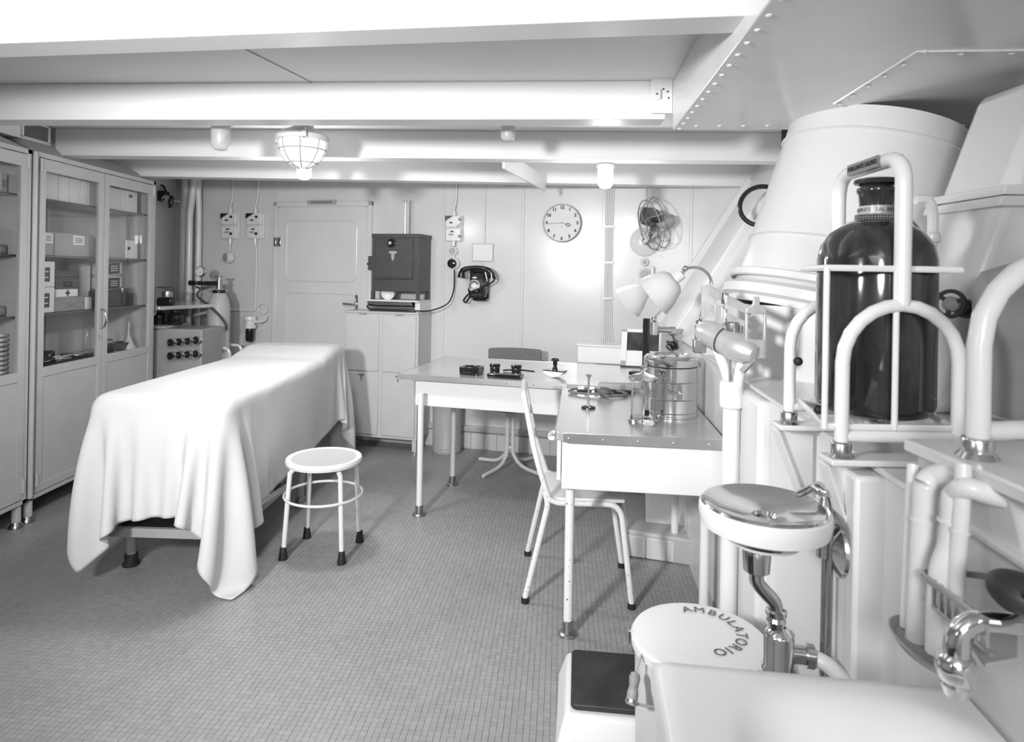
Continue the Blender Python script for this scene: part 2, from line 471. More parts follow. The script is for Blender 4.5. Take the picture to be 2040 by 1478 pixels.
p0 = Vector((pl0.x + 0.12, pl0.y + 0.10, 0.12)); 
st_.add([p0, p0 + Vector((0.22, -0.05, 0)), p0 + Vector((0.26, 0.55, 0.62)), p0 + Vector((0.10, 0.62, 0.62)), p0 + Vector((0.30, 0.0, 0)), p0 + Vector((0.36, 0.6, 0.62))],
        [(0, 1, 2, 3), (1, 4, 5, 2), (0, 3, 5, 4), (0, 4, 1), (3, 2, 5)])
st_.build('sloping_stay', 'side_paint', pl, smooth=False)

# ================================================================== CEILING, beams
CZ, BZ = 2.145, 1.99
ceil = struct(MB().span((-3.05, -1.8, CZ), (2.1, 5.85, CZ + 0.06)).build('ceiling', 'ceiling_paint', smooth=False))
MB().bar((P(450, 86, 2.3).x, 2.0, CZ - 0.001), (P(565, 150, 2.5).x + 0.06, 2.66, CZ - 0.001), 0.004, 0.003).build('plate_seam', 'grey_paint', ceil)
beams = [(0.70, 0.14, 0.60), (1.605, 0.14, 0.62), (2.60, 0.075, 0.62), (3.51, 0.05, 1.55), (4.42, 0.0, 1.80)]   # Y at X=0, skew, right end
for k, (Y, t, xe) in enumerate(beams):
    a, b = Vector((-2.95, Y + 2.95 * t, 0)), Vector((xe, Y - xe * t, 0))
    if k == 3: a = Vector((-2.57, Y + 2.57 * t, 0))
    m = MB()
    m.bar(a + Vector((0, 0.02, (CZ + BZ) / 2)), b + Vector((0, 0.02, (CZ + BZ) / 2)), 0.04, CZ - BZ)
    m.bar(a + Vector((0, 0.056, BZ + 0.006)), b + Vector((0, 0.056, BZ + 0.006)), 0.113, 0.012)
    bo = m.build('deck_beam', 'beam_paint', ceil, bevel=0.003)
    if k == 2:                                   # riveted end plate
        e = b + Vector((-0.01, 0, 0))
        q = MB().box((e.x - 0.01, e.y - 0.012, 2.085), (0.085, 0.012, 0.15)).box((e.x + 0.065, e.y - 0.010, 2.085), (0.06, 0.012, 0.15)).build('end_plate', 'beam_paint', ceil, bevel=0.003)
        m2 = MB().tube([(e.x - 0.035, e.y - 0.022, 2.10), (e.x - 0.022, e.y - 0.03, 2.10), (e.x - 0.022, e.y - 0.03, 2.065), (e.x - 0.035, e.y - 0.022, 2.065)], 0.004, 6)
        m2.build('eye', 'beam_paint', q)
        for dx, dz in ((-0.005, 2.105), (0.012, 2.095), (0.016, 2.07), (-0.03, 2.085)):
            MB().ball((e.x + dx, e.y - 0.019, dz), 0.004, 8).build('bolt', 'dark_grey', q)
# diagonal stay between the last two beams
MB().bar(P(1003, 318, 3.62), P(1085, 366, 4.40), 0.016, 0.10).build('diagonal_stay', 'beam_paint', ceil, bevel=0.003)

# big riveted soffit (duct) over the trunk
sz = P(1340, 259, 2.55).z
dl = math.atan(0.09)
def sp(s, Y): return (P(1340, 259, 2.55).x + s + (Y - 2.55) * 0.09 , Y)
far = 2.55
m = MB(); m.prism([sp(0, -1.6), sp(1.4, -1.6), (sp(1.4, far)[0], far - 1.4 * 0.08), sp(0, far)], sz, CZ + 0.001)
soff = struct(m.build('trim_2', 'soffit_paint', bevel=0.004))
rv = bpy.data.meshes.new('rivet'); 
_r = MB().ball((0, 0, 0), 0.0085, 8, 0.6).build('rivet', 'white_tube', soff)
rmesh = _r.data; first = True
def rivet(p):
    global first
    if first: first = False; _r.location = p; return
    o = bpy.data.objects.new('rivet', rmesh); COL.objects.link(o); o.parent = soff; o.location = p
for k in range(16):
    x, y = sp(0.022, far - 0.03 - 0.085 * k); rivet((x, y, sz))
for k in range(14):
    s = 0.07 + 0.088 * k; rivet((sp(s, far)[0], far - 0.075 - s * 0.08, sz))
a = Vector((sp(0.46, 2.12)[0], 2.12, sz - 0.001)); b = Vector((sp(0.46, 1.62)[0], 1.62, sz - 0.001)); c = Vector((sp(1.3, 1.62)[0], 1.55, sz - 0.001))
MB().tube([a, b, c], 0.004, 6).build('weld_bead', 'soffit_paint', soff)
for k in range(6): rivet(a.lerp(b, k / 5) + Vector((0.02, 0, 0)))
for k in range(1, 7): rivet(b.lerp(c, k / 7) + Vector((0, 0.02, 0)))

# ================================================================== trunk (leaning cone), leaning duct
t = thing('ammunition_trunk', 'big white leaning conical steel trunk rising behind the dark bottle', 'trunk', (1.185, 2.33, LZ))
ax = Vector((0.235, 0.03, 1)).normalized()
tr = MB().rev((0, 0, 0.20), ax, [(0.30, -0.03), (0.370, -0.03), (0.372, 0.02), (0.355, 0.05), (0.30, 0.62), (0.295, 0.68)], 48).build('trunk_shell', 'side_paint', t)
MB().lathe([(0.352, 0.0), (0.352, 0.24)], 48).build('pedestal', 'side_paint', t)
MB().rev((0, 0, 0.20), ax, [(0.37, -0.01), (0.392, 0.0), (0.392, 0.03), (0.37, 0.045)], 48).build('base_ring', 'side_paint', t)
MB().rev((0, 0, 0.20), ax, [(0.372, 0.06), (0.380, 0.065), (0.380, 0.085), (0.368, 0.09)], 48).build('base_ring', 'side_paint', t)
for z in (0.22, 0.60): MB().rev((0, 0, 0.20), ax, [(0.36 - 0.095 * z, z - 0.004), (0.366 - 0.095 * z, z), (0.36 - 0.095 * z, z + 0.004)], 48).build('seam_band', 'side_paint', t)
t = thing('leaning_duct', 'white sheet metal duct leaning at the far right under the soffit', 'duct', (1.20, 1.72, LZ))
def lb(z0, z1, w, dp, name, bev=0.01):
    m = MB(); k = 0.36
    V = []
    for z in (z0, z1):
        for x, y in ((-w, -dp), (w, -dp), (w, dp), (-w, dp)): V.append((x + k * z + 0.02, y, z))
    m.add(V, [(3, 2, 1, 0), (4, 5, 6, 7), (0, 1, 5, 4), (1, 2, 6, 5), (2, 3, 7, 6), (3, 0, 4, 7)])
    return m.build(name, 'side_paint', t, bevel=bev)
lb(0.0, 0.86, 0.19, 0.13, 'duct_shell', 0.03); lb(0.52, 0.545, 0.205, 0.145, 'flange', 0.003); lb(0.548, 0.573, 0.205, 0.145, 'flange', 0.003)
# black porthole ring behind the trunk
c = P(1516, 410, 3.2)
o = tag(MB().ring(c, (-0.5, -1, 0.2), 0.10, 0.012, 32, 8).build('hatch_ring', 'black'), 'black round hatch ring half hidden by the white trunk', 'hatch ring')
# mesh grille by the trunk top
g = thing('wire_grille', 'narrow dark wire mesh grille beside the trunk top', 'grille', P(1563, 283, 3.05))
MB().box((0, 0, 0), (0.03, 0.006, 0.12)).build('mesh_panel', 'mesh_dark', g)
for k in range(5): MB().box((-0.012 + k * 0.006, -0.004, 0), (0.0012, 0.002, 0.12)).build('wire', 'grey_paint', g)
# ================================================================== GLASS CABINETS (front faces +X)
CX = -2.50                                        # front plane
CY0, CW, CD = 3.39, 1.17, 0.37
def make_cabinet(Y0, label, both=True):
    t = thing('glass_cabinet', label, 'cabinet', (CX, Y0, 0))
    # local: x<0 into the cabinet, y along the front, z up
    b = MB()
    b.span((-CD, 0.02, 0.13), (-CD + 0.012, CW - 0.02, 1.97))              # back
    b.span((-CD, 0.0, 0.13), (-0.02, 0.012, 1.97)); b.span((-CD, CW - 0.012, 0.13), (-0.02, CW, 1.97))
    b.span((-CD, 0.0, 0.12), (-0.018, CW, 0.135)); b.span((-CD, 0, 0.79), (-0.03, CW, 0.80)); b.span((-CD, 0, 1.955), (-0.018, CW, 1.972))
    b.build('body', 'cabinet_inside', t, bevel=0.002)
    r = MB(); 
    r.add([(-0.012, -0.005, 1.972), (-0.012, CW + 0.005, 1.972), (-CD, CW + 0.005, 1.972), (-CD, -0.005, 1.972), (-0.072, -0.005, 2.036), (-0.072, CW - 0.26, 2.036), (-CD, CW - 0.25, 2.034), (-CD, -0.005, 2.034), (-0.16, -0.005, 2.035), (-0.16, CW - 0.255, 2.035)],
          [(0, 1, 2, 3), (4, 8, 9, 5), (8, 7, 6, 9), (0, 4, 5, 1), (1, 5, 9, 6, 2), (2, 6, 7, 3), (3, 7, 8, 4, 0)])
    r.build('sloped_roof', 'mid_grey', t, smooth=False)
    f = MB()
    f.span((-0.02, 0, 1.945), (0.0, CW, 1.972)); f.span((-0.02, 0, 0.12), (0.0, CW, 0.145))
    f.span((-0.02, 0, 0.12), (0.0, 0.03, 1.972)); f.span((-0.02, CW - 0.03, 0.12), (0, CW, 1.972))
    f.build('front_frame', 'cabinet_paint', t, bevel=0.003)
    for y0, y1 in ((0.034, CW / 2 - 0.003), (CW / 2 + 0.003, CW - 0.034)):
        z0, z1, g0, g1, s = 0.150, 1.940, 0.815, 1.875, 0.045
        d = MB()
        d.span((-0.016, y0, z0), (0.006, y0 + s, z1)); d.span((-0.016, y1 - s, z0), (0.006, y1, z1))
        d.span((-0.016, y0 + s, g1), (0.006, y1 - s, z1)); d.span((-0.016, y0 + s, g0 - 0.05), (0.006, y1 - s, g0)); d.span((-0.016, y0 + s, z0), (0.006, y1 - s, z0 + 0.045))
        d.span((-0.016, y0 + s, z0 + 0.045), (0.001, y1 - s, g0 - 0.05))
        do = d.build('door', 'cabinet_paint', t, bevel=0.002)
        MB().span((-0.006, y0 + s, g0), (-0.003, y1 - s, g1)).build('pane', 'pane', do, smooth=False)
        hy = y0 + 0.004 if y0 < 0.1 else y1 - 0.004
        for z in (0.22, 1.90):
            MB().cyl((0.008, hy, z - 0.035), (0.008, hy, z + 0.035), 0.008, n=10).build('hinge', 'cabinet_paint', do)
        if y0 < 0.1:
            MB().tube([(0.006, y1 - 0.02, 1.105), (0.030, y1 - 0.02, 1.09), (0.040, y1 - 0.02, 1.045), (0.030, y1 - 0.02, 1.0), (0.006, y1 - 0.02, 0.985)], 0.006, 8, smooth=6).build('handle', 'chrome', do)
            MB().cyl((0.005, y1 - 0.022, 0.935), (0.010, y1 - 0.022, 0.935), 0.013, n=18).build('lock', 'nickel', do)
    for z in (1.10, 1.42, 1.735):
        MB().span((-CD + 0.012, 0.014, z - 0.008), (-0.045, CW - 0.014, z)).build('shelf', 'glass_shelf', t, smooth=False)
    for y in (0.05, CW / 2, CW - 0.05):
        MB().span((-CD + 0.012, y - 0.006, 0.8), (-CD + 0.020, y + 0.006, 1.95)).build('shelf_rail', 'grey_paint', t)
    for y in (0.03, CW - 0.03):
        for x in (-0.03, -CD + 0.03):
            lg = MB().cyl((x, y, 0.0), (x, y, 0.12), 0.021, n=16).build('leg', 'cabinet_paint', t)
            MB().lathe([(0, 0), (0.034, 0), (0.034, 0.008), (0.025, 0.022), (0.022, 0.03)], 16, Matrix.Translation((x, y, 0))).build('foot', 'brass_dull', lg)
    return t
mat('glass_shelf', 0.10, 0.15, var=0.1)
make_cabinet(CY0, 'grey enamel glass door cabinet full of boxes, with chrome handle, beside the sheeted table')
make_cabinet(CY0 - CW - 0.02, 'grey enamel glass cabinet cut off by the left edge of the photo')
# thin pipe running down the joint between the cabinets
tag(MB().cyl((CX + 0.010, CY0 - 0.010, 0.14), (CX + 0.010, CY0 - 0.010, 1.965), 0.012, n=12).build('joint_rod', 'cabinet_paint'), 'slim vertical cover rod between the two glass cabinets', 'rod')

# ---- contents: px along the glass -> y on the shelf
def cy_(px, X): return -X * F / (PX - px) * 1.008
def cz_(x, y, X): Yv = cy_(x, X); return EYE - (y - PY - (x - PX) * RHO) / F * Yv
GRP = 'boxes and bottles inside the glass cabinet'
SH = {0: 0.802, 1: 1.101, 2: 1.421, 3: 1.736}
def cbox(name, label, cat, px0, px1, sh, h, m, X0=-2.57, dep=0.2, bev=0.004, group=GRP):
    ya, ye = cy_(px0, X0), cy_(px1, X0)
    t = thing(name, label, cat, (X0 - dep / 2, (ya + ye) / 2, SH[sh]), 0, group)
    W = ye - ya - 0.004
    MB().box((0, 0, h / 2), (dep, W, h)).build('body', m, t, bevel=bev)
    return t, W, dep / 2, h
def front_label(t, W, hx, y0, y1, z0, z1, m='paper', bars=2, ink='ink'):
    lab = MB().span((hx, y0, z0), (hx + 0.0012, y1, z1)).build('paper_label', m, t, smooth=False)
    hgt = z1 - z0
    for k in range(bars):
        z = z0 + hgt * (0.3 + 0.4 * k / max(1, bars - 1)) if bars > 1 else z0 + hgt * .5
        MB().span((hx + 0.001, y0 + (y1 - y0) * 0.18, z - hgt * 0.035), (hx + 0.0018, y1 - (y1 - y0) * 0.18, z + hgt * 0.035)).build('print_line', ink, lab, smooth=False)
    return lab
# top shelf: pale cartons
edges = [(77, 107), (107, 130), (130, 152), (152, 166), (166, 188)]
for k, (a, b) in enumerate(edges):
    cbox('carton', 'pale carton on top shelf behind the left cabinet door, %s' % ['leftmost', 'second from the left', 'third from the left', 'narrow one, fourth from the left', 'rightmost'][k], 'carton', a, b, 3, 0.155 - 0.004 * (k % 2), 'paper')
for k, (a, b) in enumerate([(208, 226), (226, 235), (235, 244), (244, 266)]):
    t, W, hx, h = cbox('carton', 'pale carton on top shelf behind right cabinet door, %s' % ['leftmost', 'second, thin', 'third, thin', 'rightmost, with a small stamp'][k], 'carton', a, b, 3, 0.145, 'paper')
    if k == 3: front_label(t, W, hx, -0.04, 0.0, 0.10, 0.12, 'ink_grey', 0)
# second shelf: brown cartons with labels
t, W, hx, h = cbox('carton', 'grey cardboard carton with white label, second shelf far left', 'carton', 75, 100, 2, 0.135, 'card'); front_label(t, W, hx, -0.03, W / 2 - 0.01, 0.07, 0.125, bars=3)
t, W, hx, h = cbox('carton', 'long grey cardboard carton with white label in the middle of second shelf', 'carton', 101, 180, 2, 0.135, 'card'); front_label(t, W, hx, -0.02, 0.08, 0.07, 0.125, bars=3)
t, W, hx, h = cbox('carton', 'grey paper-wrapped parcel behind the right glass door, second shelf', 'carton', 208, 243, 2, 0.13, 'card')
t, W, hx, h = cbox('carton', 'pale carton with black stamp at the right end of second shelf', 'carton', 244, 268, 2, 0.125, 'paper'); front_label(t, W, hx, -0.05, -0.02, 0.06, 0.08, 'ink', 0)
# third shelf
for k, (z, nm) in enumerate(((0, 'lower'), (0.145, 'upper'))):
    t, W, hx, h = cbox('medicine_box', 'white medicine box with grey printed panel, %s of the stacked pair' % nm, 'box', 73, 103, 1, 0.143, 'paper'); t.location.z += z
    front_label(t, W, hx, -W / 2 + 0.004, 0.015, 0.03, 0.11, 'dark_grey', 2, 'paper')
t, W, hx, h = cbox('wooden_case', 'dark wooden instrument case standing on the third cabinet shelf', 'case', 104, 152, 1, 0.24, 'wood_dark', X0=-2.66, dep=0.14)
front_label(t, W, hx, -0.04, 0.04, 0.14, 0.17, 'ink', 1, 'label_strip')
t, W, hx, h = cbox('wooden_drawer_box', 'flat wooden drawer box with tiny knob on the third shelf', 'box', 103, 163, 1, 0.082, 'wood', X0=-2.565, dep=0.085)
MB().ball((hx + 0.005, 0, 0.04), 0.006, 10).build('knob', 'nickel', t)
t, W, hx, h = cbox('first_aid_packet', 'pale packet marked with a dark cross on the wooden drawer box', 'packet', 106, 150, 1, 0.045, 'paper', X0=-2.572, dep=0.07); t.location.z += 0.083
MB().span((hx, -0.018, 0.017), (hx + 0.0012, 0.018, 0.029)).span((hx, -0.006, 0.005), (hx + 0.0014, 0.006, 0.041)).build('cross_print', 'ink', t, smooth=False)
cbox('small_carton', 'small white carton next to the wooden drawer box', 'carton', 165, 178, 1, 0.075, 'paper', X0=-2.565, dep=0.06)
cbox('linen_pack', 'pale folded linen pack standing behind the dark wooden case', 'linen', 156, 177, 1, 0.29, 'cream', X0=-2.72, dep=0.10, bev=0.02)
for k in range(2):
    t, W, hx, h = cbox('dressing_tin', 'round cornered tin with black and white label, %s of the pair' % ('lower', 'upper')[k], 'tin', 208, 240, 1, 0.098, 'cream', X0=-2.64, dep=0.12, bev=0.015)
    t.location.z += 0.104 + 0.100 * k; t.rotation_euler.x = 0.05 * k
    front_label(t, W, hx, -W / 2 + 0.01, 0.045, 0.012, 0.085, 'ink', 3, 'paper')
t, W, hx, h = cbox('dark_tray_box', 'black lacquered box on the third shelf behind the right door', 'box', 207, 238, 1, 0.103, 'black', X0=-2.60, dep=0.18)
t, W, hx, h = cbox('glass_dish', 'dark glass dish with pale lid beside the black lacquered box', 'dish', 240, 262, 1, 0.085, 'bakelite', X0=-2.59, dep=0.12)
MB().box((0, 0, 0.105), (0.10, W * 0.9, 0.04)).build('lid', 'nickel', t, bevel=0.006)
# floor of the glazed part: instruments
def cpos(px, X, z): return Vector((X, cy_(px, X), z))
g2 = 'instruments on the cabinet floor'
tag(MB().span((0, 0, 0), (0.22, 0.46, 0.012)).build('instrument_tray', 'black', bevel=0.004), 'flat black instrument tray on the cabinet floor shelf', 'tray').location = (-2.80, cy_(76, -2.6) + 0.01, 0.802)
def forceps(i, px, X, a, L, z, label):
    t = thing('forceps', label, 'forceps', cpos(px, X, z), a, g2)
    for s in (-1, 1):
        MB().tube([(-L / 2, s * 0.012, 0), (-L * 0.1, s * 0.006, 0.004), (L * 0.1, -s * 0.002, 0.004), (L / 2, -s * 0.001, 0.002)], 0.004, 6, smooth=4).build('arm', 'nickel', t)
        MB().ring((-L / 2 - 0.012, s * 0.018, 0), (0, 0, 1), 0.013, 0.004, 14, 6).build('finger_ring', 'nickel', t)
fl = ['leftmost forceps lying on the black tray', 'forceps beside the round gauge on the black tray', 'long forceps in the middle of the black tray', 'short forceps at the tray front edge', 'forceps near the centre post of the cabinet', 'rightmost forceps on the black tray']
for i, (px, X, a, L) in enumerate([(88, -2.63, 0.3, 0.14), (112, -2.60, 1.2, 0.15), (128, -2.66, 1.5, 0.2), (140, -2.62, 1.0, 0.13), (158, -2.64, 1.7, 0.16), (172, -2.60, 0.8, 0.13)]):
    forceps(i, px, X, a, L, 0.820, fl[i])
t = thing('round_gauge', 'round chrome gauge lying among the cabinet instruments', 'gauge', cpos(105, -2.62, 0.815))
MB().lathe([(0, 0), (0.030, 0), (0.032, 0.01), (0.030, 0.028), (0.024, 0.030), (0.022, 0.026), (0, 0.026)], 24, Matrix.Rotation(1.1, 4, 'Y')).build('case', 'chrome', t)
t = thing('instrument_case', 'small dark leather case at the left end of the tray', 'case', cpos(80, -2.66, 0.815)); MB().box((0, 0, 0.03), (0.08, 0.11, 0.055)).build('body', 'black', t, bevel=0.012); MB().box((0.04, 0, 0.035), (0.004, 0.02, 0.015)).build('clasp', 'nickel', t)
t = thing('glass_cylinder', 'tall clear measuring glass standing near the cabinet centre post', 'glass', cpos(168, -2.68, 0.802))
MB().lathe([(0, 0), (0.035, 0), (0.035, 0.006), (0.026, 0.02), (0.030, 0.26), (0.034, 0.27), (0.028, 0.26), (0.024, 0.025), (0, 0.02)], 20).build('vessel', 'glass', t)
t = thing('ink_bottle', 'small black capped jar behind the right glass door', 'jar', cpos(212, -2.62, 0.802))
MB().lathe([(0, 0), (0.032, 0), (0.032, 0.05), (0.026, 0.058), (0.026, 0.085), (0, 0.085)], 18).build('body', 'black', t); MB().lathe([(0.0265, 0.06), (0.028, 0.06), (0.028, 0.08), (0.0265, 0.08)], 18).build('cap_band', 'nickel', t)
t = thing('glass_dish', 'shallow dark dish beside the glass funnel', 'dish', cpos(230, -2.64, 0.802)); MB().lathe([(0, 0), (0.05, 0), (0.07, 0.05), (0.066, 0.05), (0.046, 0.006), (0, 0.006)], 22).build('bowl', 'rubber_grey', t)
t = thing('glass_funnel', 'pale glass funnel standing upside down in the cabinet', 'funnel', cpos(252, -2.60, 0.802))
MB().lathe([(0.050, 0), (0.012, 0.085), (0.008, 0.10), (0.008, 0.185), (0.006, 0.185), (0.006, 0.10), (0.046, 0.0)], 22).build('cone', 'cream', t)
# things in the cut-off cabinet
GL = 'things in the cut-off left cabinet'
for k, (px0, px1, z, h, m, lab) in enumerate([(0, 17, 1.40, 0.05, 'mid_grey', 'grey flat box on a shelf of the cut-off cabinet'), (1, 16, 1.736, 0.10, 'paper', 'white carton on the top shelf of the cut-off cabinet'), (0, 16, 1.105, 0.05, 'card', 'grey slab box on the third shelf of the cut-off cabinet')]):
    ya, ye = cy_(px0, -2.57), cy_(px1, -2.57)
    t = thing('shelf_box', lab, 'box', (-2.68, (ya + ye) / 2, max(z, 0.8) if z != 1.40 else 1.421), 0, GL)
    MB().box((0, 0, h / 2), (0.16, ye - ya, h)).build('body', m, t, bevel=0.005); MB().box((0.081, 0, h * 0.5), (0.002, (ye - ya) * 0.6, h * 0.4)).build('paper_label', 'label_strip', t)
for k in range(9):
    ya, ye = cy_(-14, -2.57), cy_(15, -2.57)
    nm = ['bottom', 'second from the bottom', 'third from the bottom', 'fourth from the bottom', 'middle', 'fourth from the top', 'third from the top', 'second from the top', 'top'][k]
    tag(MB().box((0, 0, 0), (0.16, ye - ya, 0.017)).build('enamel_tray', 'paper', bevel=0.006), 'thin white enamel tray, %s of the stack in the cut-off cabinet' % nm, 'tray', 'stack of enamel trays in the cut-off cabinet').location = (-2.66, (ya + ye) / 2, 0.811 + 0.024 * k)

# ================================================================== vent box above the cabinets
t = thing('vent_box', 'white duct box with dark wire grille above the glass cabinets', 'vent', (-2.585, 3.0, 2.038))
MB().span((-0.32, -0.9, 0), (0, 0.625, 0.106)).build('box', 'beam_paint', t, bevel=0.004)
gy0, gy1 = 0.40, 0.61
f = MB().span((0, gy0, 0.01), (0.008, gy1, 0.016)).span((0, gy0, 0.096), (0.008, gy1, 0.104)).span((0, gy0, 0.01), (0.008, gy0 + 0.014, 0.104)).span((0, gy1 - 0.014, 0.01), (0.008, gy1, 0.104)).build('grille_frame', 'beam_paint', t, bevel=0.002)
MB().span((0.0, gy0 + 0.015, 0.018), (0.002, gy1 - 0.015, 0.098)).build('opening_shade', 'black', t)  # flat black plate stands for the shade inside the duct
m = MB()
for k in range(24): y = gy0 + 0.02 + (gy1 - gy0 - 0.04) * k / 23; m.span((0.002, y - 0.0012, 0.02), (0.005, y + 0.0012, 0.096))
for k in range(9): z = 0.022 + 0.072 * k / 8; m.span((0.003, gy0 + 0.018, z - 0.0012), (0.006, gy1 - 0.018, z + 0.0012))
m.build('wire_mesh', 'grey_paint', t)

# ================================================================== corner behind the cabinet
# three risers
for k, (x, r, bend, lab) in enumerate([(364, 0.036, 3, 'thickest white riser pipe in the rear left corner'), (383, 0.026, 6, 'middle white riser pipe in the rear left corner'), (393, 0.024, 0, 'rightmost white riser pipe with kinked top')]):
    b0 = PB(x, 655, 0.06); T = PB(x + (12 if k < 2 else 0), 372, 0.06)
    b0 = b0 + Vector((0, -0.0, 0)) + NB * (0.05 if k == 1 else 0.0)
    pts = [Vector((b0.x, b0.y, 0.0)), Vector((b0.x, b0.y, 1.60)), Vector((b0.x, b0.y, 1.80)), Vector((b0.x + 0.012 * bend / 4, b0.y - 0.01, 1.93)), Vector((b0.x + 0.012 * bend / 2.2, b0.y - 0.02, 2.03)), Vector((b0.x + 0.012 * bend / 2, b0.y - 0.02, CZ))]
    t = thing('riser_pipe', lab, 'pipe', (0, 0, 0), 0, 'riser pipes in the rear left corner')
    MB().tube(pts, r, 14, smooth=6).build('pipe', 'white_tube', t)
    MB().cyl((b0.x, b0.y, 1.15), (b0.x, b0.y, 1.18), r + 0.006, n=14).build('clip', 'white_tube', t)
# black battery lantern on a bracket
c = PB(326, 397, 0.25)
t = thing('battery_lantern', 'black hand lantern with arched handle on the wall behind the cabinet', 'lantern', c + Vector((0.02, 0, 0.01)), 0.0)
MB().box((-0.07, 0, 0.015), (0.16, 0.10, 0.085)).build('body', 'black', t, bevel=0.01)
MB().tube([(-0.12, 0, 0.055), (-0.11, 0, 0.10), (-0.03, 0, 0.105), (0.0, 0, 0.055)], 0.008, 8, smooth=6).build('handle', 'black', t)
MB().rev((-0.005, 0, 0.005), (0.55, -0.75, -0.40), [(0, 0), (0.022, 0), (0.034, 0.03), (0.036, 0.045), (0, 0.045)], 20).build('lens_hood', 'nickel', t)
MB().tube([(0.035, -0.01, 0.01), (0.055, -0.015, 0.0), (0.05, -0.02, -0.05), (0.042, -0.02, -0.085)], [0.012, 0.02, 0.018, 0.010], 10, smooth=5).build('switch_grip', 'black', t)
MB().box((-0.07, 0.09, -0.02), (0.30, 0.10, 0.012)).build('bracket', 'wall_paint', t)
# bracketed counter
ct0 = PB(300, 612, 0.0)
zc = 1.085
t = thing('bracket_counter', 'narrow white counter on curved tube brackets behind the glass cabinet', 'counter', (-2.62, 4.88, 0), 0.0)
MB().prism([(-0.28, -0.27), (0.13, -0.27), (0.38, 0.30), (0.30, 0.50), (-0.28, 0.63)], zc - 0.028, zc).build('worktop', 'table_metal', t, bevel=0.004)
for x, y in ((0.06, -0.20), (0.26, 0.28)):
    MB().tube(fillet([(x, y, zc - 0.028), (x, y, zc - 0.06), (x - 0.20, y + 0.10, zc - 0.11)], 0.05), 0.012, 10).build('bracket', 'white_tube', t)
# letter scales on the counter
t = thing('letter_scale', 'small dark balance with flat pan standing on the wall counter', 'scale', (-2.50, 4.72, zc))
MB().box((0, 0, 0.03), (0.11, 0.07, 0.06)).build('base', 'black', t, bevel=0.012); MB().cyl((0, 0, 0.06), (0, 0, 0.13), 0.006, n=8).build('stem', 'black', t)
MB().lathe([(0, 0.125), (0.06, 0.13), (0.065, 0.138), (0.058, 0.136), (0, 0.131)], 20).build('pan', 'brass_dull', t); MB().lathe([(0.036, 0.0), (0.038, 0.02), (0.036, 0.04)], 16, Matrix.Translation((0.02, -0.02, 0.065))).build('weight', 'brass_dull', t)
# drum steriliser with chrome canisters
c = PZ(345, 720, 0.62)
t = thing('canister_cabinet', 'grey rounded steriliser cabinet with eight chrome canister lids', 'steriliser', (-2.46, 4.82, 0))
prof = []
for k in range(13):
    a = PI / 2 + PI * k / 12; prof.append((-0.05 + 0.17 * math.cos(a), 0.17 * math.sin(a)))
MB().prism([(0.26, -0.17), (0.26, 0.17)] + prof, 0.0, 0.92).build('body', 'mid_grey', t, bevel=0.01)
MB().prism([(0.00, -0.185), (0.00, 0.185)] + [(p[0] - 0.008, p[1] * 1.08) for p in prof], 0.92, 0.94).build('lid_flange', 'mid_grey', t, bevel=0.006)
MB().prism([(-0.22, -0.174), (0.262, -0.174), (0.262, 0.174), (-0.22, 0.174)], 0.62, 0.626).build('seam_band', 'mid_grey', t)
for r_ in range(2):
    for k in range(4):
        x = 0.060 + 0.060 * k; z = 0.825 - 0.096 * r_ + 0.006 * k
        cn = MB().rev((x, -0.168, z), (-0.25, -1, 0.0), [(0, 0), (0.030, 0), (0.033, 0.03), (0.031, 0.036), (0.026, 0.036), (0.025, 0.028), (0, 0.028)], 22).build('canister', 'chrome', t)
        MB().rev((x - 0.007, -0.168 - 0.028, z), (-0.25, -1, 0.0), [(0, 0), (0.0245, 0), (0.022, 0.003), (0, 0.004)], 20).build('lid_face', 'black', cn)
for k, (dx, lab) in enumerate(((-0.10, 'squat black bottle on the steriliser lid, left of the pair'), (0.03, 'tall black bottle on the steriliser lid, right of the pair'))):
    t2 = thing('black_bottle', lab, 'bottle', (-2.50 + dx, 4.80, 0.94), 0, 'black bottles on the steriliser')
    MB().lathe([(0, 0), (0.053, 0), (0.055, 0.008), (0.055, 0.07), (0.042, 0.085), (0.03, 0.09), (0.03, 0.102 + 0.004 * k), (0, 0.104)], 20).build('vessel', 'bakelite', t2)
    MB().lathe([(0.031, 0.092), (0.034, 0.094), (0.034, 0.106), (0, 0.108)], 16).build('cap', 'black', t2)

# oxygen cylinder on its trolley
c = PZ(432, 800, 0.0)
gx, gy = -2.30, 5.14
t = thing('gas_cylinder', 'pale grey gas cylinder with gauge and hose near the corner', 'gas cylinder', (gx, gy, 0))
mat('cream_grey', 0.50, 0.4)
MB().lathe([(0, 0.04), (0.08, 0.04), (0.086, 0.06), (0.086, 1.03), (0.080, 1.10), (0.060, 1.15), (0.038, 1.18), (0.032, 1.20), (0, 1.20)], 24).build('bottle', 'cream_grey', t)
MB().lathe([(0.087, 0.62), (0.0885, 0.622), (0.0885, 0.70), (0.087, 0.702)], 24).build('band', 'paper', t)
MB().lathe([(0.03, 1.165), (0.050, 1.168), (0.050, 1.19), (0.03, 1.195)], 18).build('collar', 'black', t)
vb = MB().cyl((0, 0, 1.16), (0, 0, 1.275), 0.022, n=12).build('valve_body', 'brass_dull', t)
MB().lathe([(0, 1.275), (0.012, 1.275), (0.012, 1.29), (0.038, 1.292), (0.04, 1.305), (0, 1.307)], 16).build('hand_wheel', 'nickel', vb)
rg = MB().cyl((-0.16, -0.03, 1.245), (0.0, -0.01, 1.245), 0.017, n=12).build('regulator', 'black', t)
MB().tube([(-0.02, -0.06, 1.23), (-0.10, -0.06, 1.20), (-0.16, -0.05, 1.215)], 0.009, 8, smooth=4).build('outlet', 'brass_dull', rg)
